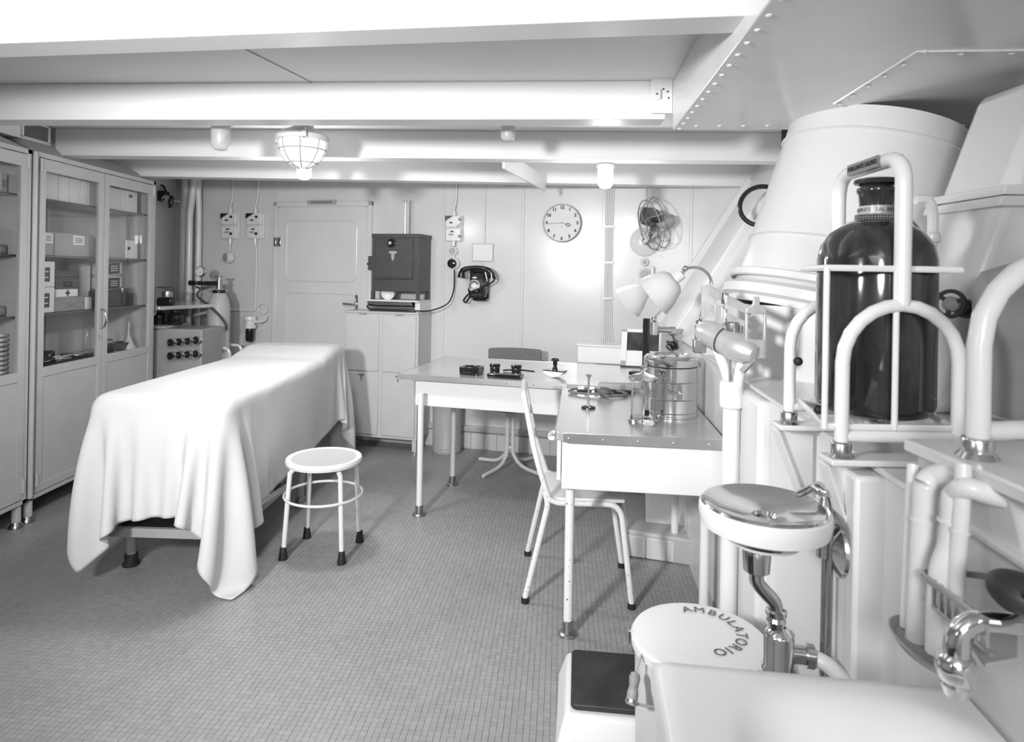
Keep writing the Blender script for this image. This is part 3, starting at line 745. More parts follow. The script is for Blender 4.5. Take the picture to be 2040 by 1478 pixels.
MB().cyl((-0.225, -0.03, 1.245), (-0.175, -0.03, 1.245), 0.020, n=12).build('regulator_knob', 'black', rg)
ga = MB().rev((-0.125, -0.035, 1.335), (-0.25, -1, 0.1), [(0, 0), (0.042, 0), (0.043, 0.02), (0.040, 0.026), (0.037, 0.022), (0, 0.022)], 24).build('gauge', 'nickel', t)
MB().rev((-0.131, -0.058, 1.337), (-0.25, -1, 0.1), [(0, 0), (0.036, 0), (0, 0.001)], 24).build('dial', 'paper', ga)
MB().cyl((-0.115, -0.03, 1.25), (-0.122, -0.033, 1.30), 0.008, n=8).build('stem', 'brass_dull', ga)
MB().tube([(-0.10, -0.06, 1.22), (-0.13, -0.09, 1.15), (-0.04, -0.11, 1.08), (0.05, -0.11, 1.00), (0.095, -0.09, 0.93), (0.10, -0.08, 0.88)], 0.009, 8, smooth=6).build('hose', 'dark_grey', t)
t = thing('cylinder_trolley', 'white tube frame trolley holding the gas cylinder', 'trolley', (gx, gy, 0))
MB().tube(fillet([(-0.11, -0.11, 0.0), (-0.11, -0.11, 0.74), (0.14, -0.11, 0.74), (0.14, -0.11, 0.0)], 0.05), 0.012, 10).build('front_hoop', 'white_tube', t)
MB().tube(fillet([(-0.11, 0.11, 0.0), (-0.11, 0.11, 0.74), (0.14, 0.11, 0.74), (0.14, 0.11, 0.0)], 0.05), 0.012, 10).build('rear_hoop', 'white_tube', t)
for x in (-0.11, 0.14): MB().cyl((x, -0.11, 0.52), (x, 0.11, 0.52), 0.010, n=8).build('cross_rail', 'white_tube', t)
MB().box((0.015, 0, 0.03), (0.27, 0.24, 0.02)).build('base_plate', 'white_tube', t)
# ================================================================== DOOR in the rear bulkhead
def wthing(name, label, cat, px, py, off=0.013, group=None):
    t = thing(name, label, cat, PB(px, py, off), -AB, group)
    kx, kz = KB(px, py)
    return t, kx, kz
cx, cyy = 641, 550
kx, kz = KB(cx, cyy)
c = PB(cx, cyy, 0.012)
dw, dtop = 178 * kx / 2, c.z + (cyy - 412) * kz
door = thing('door_1', None, None, (c.x, c.y, 0), -AB); door['kind'] = 'structure'; 
m = MB()
for s in (-1, 1): m.box((s * (dw + 0.02), -0.006, (dtop + 0.04) / 2), (0.04, 0.03, dtop + 0.04))
m.box((0, -0.006, dtop + 0.02), (2 * dw + 0.08, 0.03, 0.04)); m.build('door_frame', 'wall_paint', door, bevel=0.006)
def rrect(x0, x1, z0, z1, r, k=5):
    pts = []
    for (cx_, cz_c, a0) in ((x1 - r, z0 + r, -PI / 2), (x1 - r, z1 - r, 0), (x0 + r, z1 - r, PI / 2), (x0 + r, z0 + r, PI)):
        for i in range(k + 1):
            a = a0 + PI / 2 * i / k; pts.append((cx_ + r * math.cos(a), cz_c + r * math.sin(a)))
    return pts
MV = Matrix(((1, 0, 0, 0), (0, 0, -1, 0), (0, 1, 0, 0), (0, 0, 0, 1)))      # polygon XY -> XZ, thickness toward -Y
leaf = MB().prism(rrect(-dw, dw, 0.03, dtop, 0.03), 0.0, 0.016, MV).build('door_leaf', 'wall_paint', door, bevel=0.004)
z1 = c.z + (cyy - 440) * kz; z0 = c.z + (cyy - 560) * kz
for a, b in ((z0, z1), (0.15, z0 - 0.10)):
    x0, x1 = -dw + 0.09, dw - 0.09
    pp = [Vector((x, -0.018, z)) for x, z in rrect(x0, x1, a, b, 0.05)]
    MB().tube(pp, 0.007, 8, closed=True).build('raised_moulding', 'wall_paint', leaf)
MB().box((-dw - 0.012, -0.028, c.z + (cyy - 483) * kz), (0.022, 0.014, 0.075)).box((-dw + 0.022, -0.022, c.z + (cyy - 483) * kz), (0.032, 0.012, 0.075)).build('hinge_plate', 'nickel', door, bevel=0.003)
hz_ = c.z + (cyy - 603) * kz; hx_ = (712 - cx) * kx
hp = MB().prism(rrect(hx_ - 0.014, hx_ + 0.014, hz_ - 0.06, hz_ + 0.075, 0.013), 0.016, 0.024, MV).build('handle_plate', 'nickel', door)
MB().tube([(hx_, -0.024, hz_), (hx_, -0.06, hz_), (hx_ - 0.03, -0.066, hz_), (hx_ - 0.095, -0.066, hz_ + 0.003)], [0.008, 0.008, 0.008, 0.010], 8, smooth=4).build('lever', 'nickel', hp)
t, kx, kz = wthing('door_sign', 'small grey plate reading ANALISI RADIOLOGICHE above the door', 'sign', 641, 403, 0.036)
MB().box((0, -0.003, 0), (56 * kx, 0.005, 9 * kz)).build('plate', 'mid_grey', t, bevel=0.001)
MB().text('ANALISI RADIOLOGICHE', 0.0215, Matrix.Translation((0, -0.006, 0.0)) @ RX90 @ Matrix.Diagonal((0.80, 1, 1, 1))).build('lettering', 'ink', t)

# ================================================================== switch boxes with conduit
def switch_box(px, py, label, group, k=1.0, knob_right=False, conduit_top=None, tail=True):
    t, kx, kz = wthing('switch_box', label, 'switch', px, py, 0.013, group)
    w, s = 29 * kx, kz
    up = MB().box((0, -0.022, 13 * s), (w, 0.044, 23 * s)).build('upper_case', 'white_tube', t, bevel=0.006)
    lo = MB().box((0, -0.020, -13 * s), (w * 1.02, 0.040, 25 * s)).build('lower_case', 'white_tube', t, bevel=0.006)
    MB().box((0, -0.006, 0), (w * 1.1, 0.012, 52 * s)).build('back_plate', 'white_tube', t, bevel=0.003)
    for case, z in ((up, 17 * s), (lo, -16 * s)):
        x = 5 * kx if not knob_right else 13 * kx
        MB().rev((x, -0.042, z), (0, -1, 0), [(0, 0), (0.011, 0), (0.012, 0.006), (0.009, 0.012), (0, 0.013)], 14).build('screw_knob', 'black' if not knob_right else 'grey_paint', case)
        for sx_ in (-1, 1): MB().ball((sx_ * w * 0.5, -0.02, z), 0.008, 8).build('lug', 'white_tube', case)
    MB().prism([(-w / 2 - 0.004, 24 * s), (-w * 0.02, 24 * s), (-w * 0.10, 22 * s), (-w / 2 - 0.004, 14 * s)], 0.03, 0.052, MV).build('dark_corner_cap', 'black' if not knob_right else 'dark_grey', up)
    MB().box((-4 * kx, -0.046, 10.5 * s), (6 * kx, 0.003, 2.6 * s)).build('tag_plate', 'ink', up); MB().box((-2 * kx, -0.042, -7 * s), (6 * kx, 0.003, 2.6 * s)).build('tag_plate', 'ink', lo)
    MB().box((-4 * kx, -0.041, -13 * s), (9 * kx, 0.003, 4 * s)).build('name_plate', 'mid_grey', lo)
    MB().tube([(8 * kx, -0.046, 2 * s), (11 * kx, -0.06, 6 * s), (13 * kx, -0.055, 8 * s)], 0.006, 8, smooth=3).build('lever', 'white_tube', up)
    for z in (28 * s, -30 * s): MB().cyl((0, -0.02, z - 5 * s), (0, -0.02, z + 5 * s), 0.014, n=12).build('cable_gland', 'white_tube', t)
    ztop = 2.14 - t.location.z
    MB().tube([(0, -0.02, 32 * s), (0, -0.02, 38 * s), (3 * kx, -0.012, 60 * s), (3 * kx, -0.012, ztop)], 0.0075, 8, smooth=5).build('conduit', 'white_tube', t)
    return t, kx, kz
ga_ = 'switch boxes on the rear wall'
t, kx, kz = switch_box(462, 450, 'white double switch box with round junction bell hanging below it', ga_)
MB().cyl((0, -0.02, -33 * kz), (0, -0.02, -52 * kz), 0.008, n=8).build('conduit', 'white_tube', t)
bl = MB().rev((0.004, -0.006, -63 * kz), (-0.45, -1, 0), [(0, 0), (0.045, 0), (0.047, 0.02), (0.043, 0.045), (0.036, 0.05), (0, 0.05)], 22).build('junction_bell', 'white_tube', t)
MB().rev((-0.020, -0.052, -63 * kz), (-0.45, -1, 0), [(0, 0), (0.035, 0), (0.034, 0.006), (0, 0.008)], 22).build('bell_cap', 'mid_grey', bl)
t, kx, kz = switch_box(512, 450, 'white double switch box left of the door with long conduit below', ga_)
MB().tube(fillet([(0, -0.02, -33 * kz), (2 * kx, -0.012, -50 * kz), (2 * kx, -0.012, -168 * kz), (-60 * kx, -0.012, -168 * kz)], 0.03), 0.0075, 8).build('long_conduit', 'white_tube', t)
t, kx, kz = switch_box(906, 455, 'white switch box between the grey apparatus and the telephone', ga_, knob_right=True)
# junction + socket below it
t, kx, kz = wthing('junction_disc', 'small round junction box between the switch box and the plugged socket', 'junction box', 904, 500)
MB().rev((0, 0, 0), (0, -1, 0), [(0, 0), (0.036, 0), (0.036, 0.02), (0.031, 0.03), (0.027, 0.03), (0.025, 0.026), (0, 0.026)], 24).build('case', 'white_tube', t)
MB().rev((-0.004, -0.024, 0), (0, -1, 0), [(0, 0), (0.027, 0), (0.025, 0.006), (0, 0.007)], 24).build('cover', 'mid_grey', t)
MB().cyl((0.004, -0.012, -0.03), (0.004, -0.012, -0.062), 0.010, n=10).build('nipple', 'white_tube', t)
t, kx, kz = wthing('wall_socket', 'round white wall socket with black plug pushed in', 'socket', 905, 525)
MB().rev((0.004, 0, 0), (0, -1, 0), [(0, 0), (0.046, 0), (0.046, 0.015), (0.040, 0.03), (0, 0.03)], 26).build('socket_body', 'white_tube', t)
MB().rev((-0.004, -0.028, 0), (-0.1, -1, 0), [(0, 0), (0.036, 0), (0.037, 0.02), (0.030, 0.03), (0.018, 0.034), (0.014, 0.05), (0, 0.052)], 26).build('plug', 'bakelite', t)

# dark glass bulkhead lamp by the door
t, kx, kz = wthing('bulkhead_lamp', 'wall lamp with black glass jar hanging left of the door', 'lamp', 507, 650)
M_ = Matrix.Translation((0, -0.06, 0))
MB().lathe([(0, 0.09), (0.05, 0.09), (0.052, 0.08), (0.052, 0.055), (0.040, 0.05), (0.040, 0.02), (0.050, 0.015), (0.050, -0.01), (0.036, -0.015), (0, -0.015)], 22, M_).build('housing', 'white_tube', t)
MB().lathe([(0.033, -0.012), (0.035, -0.03), (0.035, -0.10), (0.026, -0.122), (0, -0.13)], 20, M_).build('glass_jar', 'bakelite', t)
MB().cyl((0.03, -0.06, 0.045), (0.10, -0.06, 0.045), 0.012, n=10).build('side_outlet', 'white_tube', t)
MB().tube([(0.10, -0.06, 0.045), (0.135, -0.05, 0.06), (0.13, -0.02, 0.10)], 0.008, 8, smooth=4).build('conduit', 'white_tube', t)
MB().ring((0.095, -0.02, 0.155), (0, -1, 0), 0.045, 0.004, 28, 6).build('conduit_coil', 'white_tube', t)
MB().box((0, -0.02, 0.06), (0.03, 0.05, 0.03)).build('wall_bracket', 'white_tube', t)

# ================================================================== telephone and notice card
t, kx, kz = wthing('notice_card', 'blank white notice card in thin frame above the telephone', 'notice', 962, 503)
MB().box((0, -0.003, 0), (42 * kx, 0.006, 36 * kz)).build('frame', 'label_strip', t, bevel=0.001)
MB().box((0, -0.0065, 0), (38 * kx, 0.002, 32 * kz)).build('card', 'paper', t)
MB().cyl((3 * kx, -0.004, 17 * kz), (3 * kx, -0.004, 2.14 - t.location.z), 0.005, n=6).build('conduit', 'white_tube', t)
t, kx, kz = wthing('telephone', 'black wall telephone with dial and handset under the notice card', 'telephone', 957, 563)
s = kz
m = MB()
V = []
for z, w, d0 in ((-30, 17, 0.10), (-12, 20, 0.11), (10, 15, 0.085), (24, 12, 0.07)):
    for x, y in ((-w, -0.0), (w, -0.0), (w * 0.85, -d0), (-w * 0.85, -d0)): V.append((x * kx, y, z * s))
Fc = [(3, 2, 1, 0), (12, 13, 14, 15)]
for k in range(3):
    for i in range(4): j = (i + 1) % 4; Fc.append((k * 4 + i, k * 4 + j, k * 4 + 4 + j, k * 4 + 4 + i))
m.add(V, Fc); m.build('body', 'bakelite', t, bevel=0.010, seg=3)
MB().box((0, -0.02, 0), (38 * kx, 0.04, 62 * s)).build('back_plate', 'bakelite', t, bevel=0.01)
MB().tube([(3 * kx, -0.008, 0), (3 * kx, -0.008, 41 * s)], 0.005, 6).build('conduit', 'white_tube', t)
dl_ = MB().rev((-4 * kx, -0.103, -6 * s), (-0.05, -1, 0.12), [(0, 0), (0.047, 0), (0.047, 0.008), (0.040, 0.012), (0, 0.012)], 28).build('dial', 'label_strip', t)
for k in range(10):
    a = 0.6 + k * 0.5
    MB().rev((-4 * kx + 0.033 * math.cos(a), -0.116, -6 * s + 0.033 * math.sin(a)), (0, -1, 0), [(0, 0), (0.0065, 0), (0, 0.001)], 10).build('finger_hole', 'bakelite', dl_)
MB().rev((-4 * kx, -0.115, -6 * s), (0, -1, 0), [(0, 0), (0.018, 0), (0.016, 0.004), (0, 0.005)], 18).build('dial_hub', 'paper', dl_)
hs = MB().tube([(-30 * kx, -0.11, 18 * s), (-24 * kx, -0.115, 25 * s), (-10 * kx, -0.115, 29 * s), (10 * kx, -0.115, 29 * s), (24 * kx, -0.115, 24 * s), (32 * kx, -0.11, 15 * s)], [0.020, 0.022, 0.017, 0.017, 0.022, 0.020], 12, smooth=5).build('handset', 'bakelite', t)
for sx_ in (-1, 1): MB().cyl((sx_ * 29 * kx, -0.11, 20 * s), (sx_ * 30 * kx, -0.105, 10 * s), 0.024, 0.030, n=16).build('ear_cup', 'bakelite', hs)
for sx_ in (-1, 1): MB().tube([(sx_ * 8 * kx, -0.07, 18 * s), (sx_ * 9 * kx, -0.105, 24 * s), (sx_ * 9 * kx, -0.11, 32 * s)], 0.006, 8, smooth=3).build('cradle_fork', 'bakelite', t)
MB().box((-4 * kx, -0.098, 10 * s), (8 * kx, 0.006, 3 * s)).build('number_tag', 'paper', t)
pts = []
base = spline([Vector((33 * kx, -0.10, 14 * s)), Vector((34 * kx, -0.11, 4 * s)), Vector((14 * kx, -0.125, -8 * s)), Vector((-10 * kx, -0.125, -20 * s)), Vector((-24 * kx, -0.10, -34 * s)), Vector((-21 * kx, -0.09, -38 * s)), Vector((-12 * kx, -0.09, -24 * s))], 16)
for k, p in enumerate(base): pts.append(p + Vector((0.004 * math.cos(k * 1.6), 0, 0.004 * math.sin(k * 1.6))))
MB().tube(pts, 0.007, 6).build('cord', 'bakelite', t)
MB().box((4 * kx, -0.05, -33 * s), (27 * kx, 0.05, 5 * s)).build('foot_bar', 'bakelite', t, bevel=0.008)

# ================================================================== clock
t, kx, kz = wthing('wall_clock', 'round white wall clock reading about a quarter to four', 'clock', 1121, 445)
R = 38 * kz
MB().rev((0, 0, 0), (0, -1, 0), [(0, 0), (R, 0), (R, 0.035), (R * 0.985, 0.045), (R * 0.95, 0.045), (R * 0.94, 0.036), (0, 0.036)], 56).build('case', 'mid_grey', t)
MB().rev((0, -0.0365, 0), (0, -1, 0), [(0, 0), (R * 0.94, 0), (0, 0.0008)], 56).build('face', 'clock_face', t)
MB().rev((0, -0.043, 0), (0, -1, 0), [(R * 0.955, 0), (R * 0.985, 0.0), (R * 0.97, 0.006)], 56).build('bezel', 'white_tube', t)
for h in range(1, 13):
    a = PI / 2 - h * PI / 6
    MB().text(str(h), 0.033, Matrix.Translation((R * 0.80 * math.cos(a), -0.039, R * 0.80 * math.sin(a))) @ RX90, 0.0008, bold=0.0012).build('numeral', 'ink', t)
for k in range(60):
    a = k * PI / 30
    if k % 5 == 0: MB().box((R * 0.91 * math.cos(a), -0.038, R * 0.91 * math.sin(a)), (0.003, 0.001, 0.003)).build('minute_mark', 'ink', t)
def hand(a, L, w, name):
    d = Vector((math.cos(a), 0, math.sin(a)))
    return MB().bar(Vector((0, -0.041, 0)) - d * 0.012, Vector((0, -0.041, 0)) + d * L, 0.002, w, (0, 1, 0)).build(name, 'ink', t)
hh = hand(-0.28, 0.075, 0.004, 'hour_hand'); MB().ring((0.048 * math.cos(-0.28), -0.042, 0.048 * math.sin(-0.28)), (0, -1, 0), 0.013, 0.002, 18, 6).build('hand_ring', 'ink', hh)
hand(PI + 0.06, 0.10, 0.0022, 'minute_hand'); MB().box((0, -0.038, -0.03), (0.005, 0.001, 0.005)).build('key_hole', 'ink', t)

# ================================================================== conduit bundle on the wall
zc0 = PB(1212, 690).z
for k in range(5):
    x = 1207 + 3.4 * k; p = PB(x, 500, 0.02)
    t = thing('wall_conduit', 'thin white conduit beside the clock, %s of the bundle of five' % ['leftmost', 'second from the left', 'middle', 'fourth from the left', 'rightmost'][k], 'conduit', (p.x, p.y, 0), -AB, 'conduit bundle by the clock')
    MB().tube([(0, 0, 2.14), (0, 0, zc0 + 0.16), (0.012 * k + 0.006, -0.01, zc0 + 0.03), (0.016 * k + 0.01, -0.012, zc0)], 0.0042, 8, smooth=5).build('pipe', 'beam_paint', t)
    for y in (452, 523, 594): MB().box((0, -0.004, PB(x, y).z), (0.016, 0.008, 0.014)).build('clip', 'white_tube', t)
p = PB(1287, 400, 0.02)
tag(MB().cyl((p.x, p.y, PB(1287, 452).z), (p.x, p.y, 2.14), 0.005, n=8).build('fan_conduit', 'wall_paint'), 'thin white conduit dropping from the beam to the fan', 'conduit')

# ================================================================== fan
t, kx, kz = wthing('wall_fan', 'small wire guarded wall fan with dark blades right of the clock', 'fan', 1284, 482)
MB().rev((0, 0, 0), (0, -1, 0), [(0, 0), (0.105, 0), (0.105, 0.010), (0.085, 0.022), (0, 0.03)], 32).build('wall_plate', 'wall_paint', t)
fc = Vector((0.055, -0.17, 0.115)); fa = Vector((-0.86, -0.40, -0.24)).normalized()
MB().tube([(0, -0.02, 0), (0.01, -0.10, 0.0), fc - fa * 0.10 + Vector((0, 0, -0.04))], 0.014, 10, smooth=5).build('swivel_arm', 'wall_paint', t)
MB().rev(fc - fa * 0.17, fa, [(0, 0), (0.035, 0.01), (0.05, 0.04), (0.05, 0.10), (0.03, 0.13), (0.012, 0.14), (0.012, 0.165), (0, 0.165)], 22).build('motor', 'mid_grey', t)
MB().ball((-0.005, -0.06, 0.005), 0.017, 14).build('knob', 'nickel', t)
q = fa.to_track_quat('Z', 'Y').to_matrix()
g = MB()
g.ring(fc + fa * 0.02, fa, 0.175, 0.0042, 40, 6); g.ring(fc - fa * 0.05, fa, 0.178, 0.0035, 40, 6)
go_ = g.build('guard_rings', 'grey_paint', t)
for k in range(6):
    a = 2 * PI * k / 6 + 0.3
    e = q @ Vector((math.cos(a), math.sin(a), 0))
    e2 = q @ Vector((math.cos(a + 0.22), math.sin(a + 0.22), 0))
    MB().tube([fc - fa * 0.10 + e * 0.04, fc - fa * 0.05 + e * 0.178, fc + fa * 0.02 + e * 0.175, fc + fa * 0.055 + e2 * 0.10, fc + fa * 0.06 + e2 * 0.045], 0.0028, 6, smooth=4).build('guard_wire', 'grey_paint', t)
MB().ring(fc + fa * 0.06, fa, 0.045, 0.003, 20, 6).build('guard_hub', 'grey_paint', t)
hub = MB().rev(fc - fa * 0.02, fa, [(0, 0), (0.024, 0), (0.026, 0.02), (0.018, 0.035), (0, 0.04)], 18).build('hub', 'dark_grey', t)
for k in range(4):
    a = 2 * PI * k / 4 + 0.55
    e = q @ Vector((math.cos(a), math.sin(a), 0)); f_ = q @ Vector((-math.sin(a), math.cos(a), 0))
    m = MB(); n_ = 7; V = []
    for i in range(n_ + 1):
        r = 0.02 + 0.135 * i / n_; w_ = 0.058 * math.sin(PI * min(1, 0.12 + 0.80 * i / n_)) 
        for sgn in (-1, 1): V.append(fc + e * r + f_ * (sgn * w_ + 0.02) + fa * (sgn * w_ * 0.55))
    m.add(V, [(2 * i, 2 * i + 1, 2 * i + 3, 2 * i + 2) for i in range(n_)])
    b = m.build('blade', 'blade', t); md = b.modifiers.new('th', 'SOLIDIFY'); md.thickness = 0.003
t, kx, kz = wthing('fan_switch', 'small round fan switch just below the wall fan', 'switch', 1284, 522)
MB().rev((0, 0, 0), (0, -1, 0), [(0, 0), (0.030, 0), (0.030, 0.02), (0.024, 0.028), (0, 0.028)], 22).build('base', 'wall_paint', t); MB().rev((0, -0.028, 0), (0, -1, 0), [(0, 0), (0.018, 0), (0.016, 0.01), (0, 0.012)], 18).build('button', 'mid_grey', t)
t, kx, kz = wthing('fan_socket', 'round white socket with flat switch lever beneath the fan', 'socket', 1284, 546)
MB().rev((0, 0, 0), (0, -1, 0), [(0, 0), (0.042, 0), (0.042, 0.018), (0.034, 0.028), (0, 0.028)], 24).build('base', 'wall_paint', t); MB().rev((0, -0.028, 0), (0, -1, 0), [(0, 0), (0.030, 0), (0.027, 0.012), (0, 0.014)], 20).build('insert', 'mid_grey', t)
MB().box((0.055, -0.018, 0.015), (0.028, 0.036, 0.085)).build('lever_case', 'wall_paint', t, bevel=0.006)

# ================================================================== locker with four doors
fl0 = PZ(828, 906, 0.0)
lw = 0.60; ld = 0.335; lh = 1.05
t = thing('locker', 'pale four-door steel locker against the rear wall under the grey apparatus', 'locker', (fl0.x, fl0.y, 0), -AB)
# local origin: front right corner on the floor; x<0 to the left, y>0 to the wall
MB().span((-lw, 0.012, 0.10), (0, ld, lh)).build('carcass', 'locker_paint', t, bevel=0.003)
for a in (-lw, -lw / 2):
    for z0, z1 in ((0.125, 0.585), (0.605, lh - 0.02)):
        d = MB().span((a + 0.016, 0.0, z0), (a + lw / 2 - 0.016, 0.014, z1)).build('door', 'locker_paint', t, bevel=0.003)
        MB().rev((a + lw / 2 - 0.055 if False else a + lw * 0.25, 0.0, z0 + 0.045), (0, -1, 0), [(0, 0), (0.012, 0), (0.011, 0.004), (0, 0.005)], 14).build('vent_button', 'locker_paint', d)
        if z0 < 0.5:
            MB().box((a + lw * 0.25, -0.004, z1 - 0.008), (0.045, 0.010, 0.006)).box((a + lw * 0.25, -0.004, z1 - 0.03), (0.006, 0.010, 0.04)).build('latch', 'brass_dull', d)
        else:
            MB().box((a + lw * 0.25, -0.004, z1 + 0.008), (0.06, 0.010, 0.006)).build('latch', 'mid_grey', d)
MB().span((-lw - 0.004, -0.004, lh - 0.004), (0.004, ld, lh + 0.008)).build('top_sheet', 'locker_paint', t, bevel=0.002)
for x in (-lw + 0.02, -0.02):
    for y in (0.03, ld - 0.03):
        lg = MB().box((x, y, 0.05), (0.032, 0.032, 0.10)).build('leg', 'locker_paint', t); MB().cyl((x, y, 0), (x, y, 0.018), 0.022, n=12).build('foot', 'nickel', lg)

# ================================================================== grey drying apparatus on the locker
bx = thing('drying_apparatus', 'dark grey metal apparatus with knob and emblem standing on a white tray stand', 'apparatus', fl0 + Vector((0, 0, lh + 0.008)), -AB)
k_ = fl0.y / F
zz = lambda y: EYE - (y - PY + 3.0) / F * (fl0.y + 0.06) - (lh + 0.008)
xa, xb = -0.40, -0.012
MB().span((xa, 0.04, zz(582)), (xb, 0.27, zz(470))).build('case', 'dark_grey', bx, bevel=0.004)
MB().span((xa - 0.004, 0.034, zz(474)), (xb + 0.006, 0.276, zz(466))).build('lid', 'dark_grey', bx, bevel=0.003)
pn = MB().span((xa + 0.035, 0.030, zz(556)), (xb - 0.05, 0.042, zz(477))).build('front_panel', 'dark_grey', bx, bevel=0.003)
MB().cyl((xa + 0.03, 0.026, zz(555)), (xb - 0.05, 0.026, zz(555)), 0.007, n=10).build('panel_rail', 'dark_grey', pn)
xk = xa + 0.165
kb = MB().rev((xk, 0.030, zz(485)), (0, -1, 0), [(0, 0), (0.034, 0), (0.034, 0.008), (0.025, 0.012), (0.022, 0.03), (0, 0.032)], 26).build('dial_knob', 'bakelite', bx)
MB().rev((xk, -0.002, zz(485)), (0, -1, 0), [(0, 0), (0.013, 0), (0.012, 0.004), (0, 0.005)], 18).build('knob_cap', 'label_strip', kb)
em = MB().prism([(-0.030, 0.0), (0.030, 0.0), (0.032, -0.016), (0.012, -0.020), (0.012, -0.055), (0, -0.075), (-0.012, -0.055), (-0.012, -0.020), (-0.032, -0.016)], 0.0, 0.004, Matrix.Translation((xk + 0.012, 0.031, zz(501))) @ MV).build('emblem', 'mid_grey', bx)
for x in (xa + 0.01, xb - 0.012):
    for y in (0.05, 0.26): MB().box((x, y, (zz(582) + zz(598)) / 2), (0.026, 0.02, abs(zz(582) - zz(598)) + 0.01)).build('leg', 'dark_grey', bx)
sb = MB().span((xa - 0.05, 0.07, zz(540)), (xa, 0.13, zz(511))).build('side_box', 'dark_grey', bx, bevel=0.005); MB().rev((xa - 0.05, 0.08, zz(527)), (-1, -0.4, 0), [(0, 0), (0.010, 0), (0.008, 0.01), (0, 0.012)], 12).build('side_knob', 'black', sb)
mat('globe_off', 0.85, 0.2)
tb = MB().cyl((xa + 0.225, 0.14, zz(466)), (xa + 0.225, 0.14, zz(394)), 0.009, n=14).build('glass_tube', 'globe_off', bx)
for y in (398, 462): MB().cyl((xa + 0.225, 0.14, zz(y + 3)), (xa + 0.225, 0.14, zz(y - 3)), 0.011, n=14).build('tube_cap', 'nickel', tb)
MB().rev((xa + 0.11, 0.12, zz(584)), (0.2, -1, -0.2), [(0, 0), (0.055, 0), (0.05, 0.05), (0.045, 0.05), (0, 0.01)], 22).build('lamp_reflector', 'white_enamel', bx)
# tray stand
tr = thing('tray_stand', 'white enamel tray stand under the grey apparatus on the locker', 'stand', fl0 + Vector((0, 0, lh + 0.009)), -AB)
za, zb_ = zz(599), 0.0
m = MB(); x0, x1 = -0.425, -0.005
m.span((x0, 0.015, za - 0.012), (x1, 0.30, za)); m.build('shelf_plate', 'white_enamel', tr, bevel=0.003)
m = MB(); m.add([(x0, 0.02, za - 0.012), (x1 - 0.06, 0.02, za - 0.012), (x1 - 0.03, 0.05, 0.0), (x0, 0.05, 0.0), (x0, 0.03, za - 0.012), (x1 - 0.06, 0.03, za - 0.012), (x1 - 0.03, 0.06, 0.0), (x0, 0.06, 0.0)], [(0, 1, 2, 3), (7, 6, 5, 4), (0, 4, 5, 1), (1, 5, 6, 2), (2, 6, 7, 3), (3, 7, 4, 0)]); m.build('front_slope', 'chrome', tr, smooth=False)
MB().span((x1 - 0.04, 0.05, 0.0), (x1, 0.30, za - 0.012)).build('side_plate', 'white_enamel', tr); MB().span((x0, 0.05, 0.0), (x0 + 0.02, 0.30, za - 0.012)).build('side_plate', 'white_enamel', tr)
# mains cable from the apparatus to the socket
pts = [PB(905, 538, 0.06), PB(905, 562, 0.05), PB(902, 585, 0.06), PB(890, 606, 0.12)]
e = fl0 + Vector((0, 0, lh + 0.022)); WBv = WB; IN = -NB
pts += [e + WB * 0.06 + IN * 0.10 + Vector((0, 0, 0.0)), e + WB * -0.03 + IN * 0.012 + Vector((0, 0, 0.0)), e + WB * -0.20 + IN * 0.004, e + WB * -0.36 + IN * 0.006, e + WB * -0.41 + IN * 0.01 + Vector((0, 0, 0.01)), e + WB * -0.425 + IN * 0.02 + Vector((0, 0, 0.03))]
tag(MB().tube(pts, 0.0055, 8, smooth=8).build('mains_cable', 'black'), 'black mains cable looping from the wall socket to the grey apparatus', 'cable')
# ================================================================== EXAMINATION TABLE under a white sheet
ex = thing('examination_table', 'wheeled metal examination table with dark footboard mostly hidden under the white sheet', 'examination table', (-1.43, 3.58, 0), -0.035)
TZ = 0.82; TL, TWd = 1.76, 0.60
MB().box((0, 0, TZ - 0.055), (TWd - 0.05, TL - 0.05, 0.07)).build('mattress', 'rubber_grey', ex, bevel=0.03, seg=3)
MB().box((0, 0, TZ - 0.10), (TWd - 0.06, TL - 0.06, 0.04)).build('top_frame', 'mid_grey', ex, bevel=0.006)
for sx_ in (-1, 1):
    for sy_, yy in ((-1, -0.64), (1, 0.15)):
        x = sx_ * 0.25
        lg = MB().tube([(x * 1.0, yy, 0.03), (x * 1.0, yy, 0.13), (x * 1.02, yy + 0.02, 0.20), (x * 1.04, yy + 0.05, 0.28), (x * 1.02, yy + 0.06, 0.5), (x * 0.8, yy + 0.06, TZ - 0.11)], 0.021, 12, smooth=5).build('leg', 'mid_grey', ex)
        MB().lathe([(0, 0), (0.036, 0), (0.036, 0.012), (0.028, 0.02), (0.028, 0.05), (0.024, 0.055)], 18, Matrix.Translation((x, yy, 0))).build('foot_cup', 'brass_dull' if sx_ > 0 else 'rubber', lg)
m = MB().span((-0.275, -0.78, 0.185), (0.275, -0.755, 0.225)).span((-0.275, -0.14, 0.185), (0.275, -0.12, 0.225)).span((-0.275, -0.78, 0.185), (-0.255, -0.12, 0.225)).span((0.255, -0.78, 0.185), (0.275, -0.12, 0.225))
fb = m.build('footboard_rim', 'mid_grey', ex, bevel=0.003)
MB().span((-0.255, -0.755, 0.195), (0.255, -0.14, 0.206)).build('footboard_panel', 'rubber_mat', fb)
for x in (-0.27, 0.27): MB().bar((x, -0.14, 0.205), (x * 1.04, -0.59, 0.26), 0.012, 0.03).build('stay_bar', 'nickel', fb)
MB().tube([(0.26, -0.62, 0.20), (0.28, -0.63, 0.19), (0.255, -0.64, 0.17)], 0.010, 8).build('bracket', 'mid_grey', fb)
MB().cyl((-0.25, 0.15, 0.40), (0.25, 0.15, 0.40), 0.016, n=10).build('cross_tube', 'mid_grey', ex)

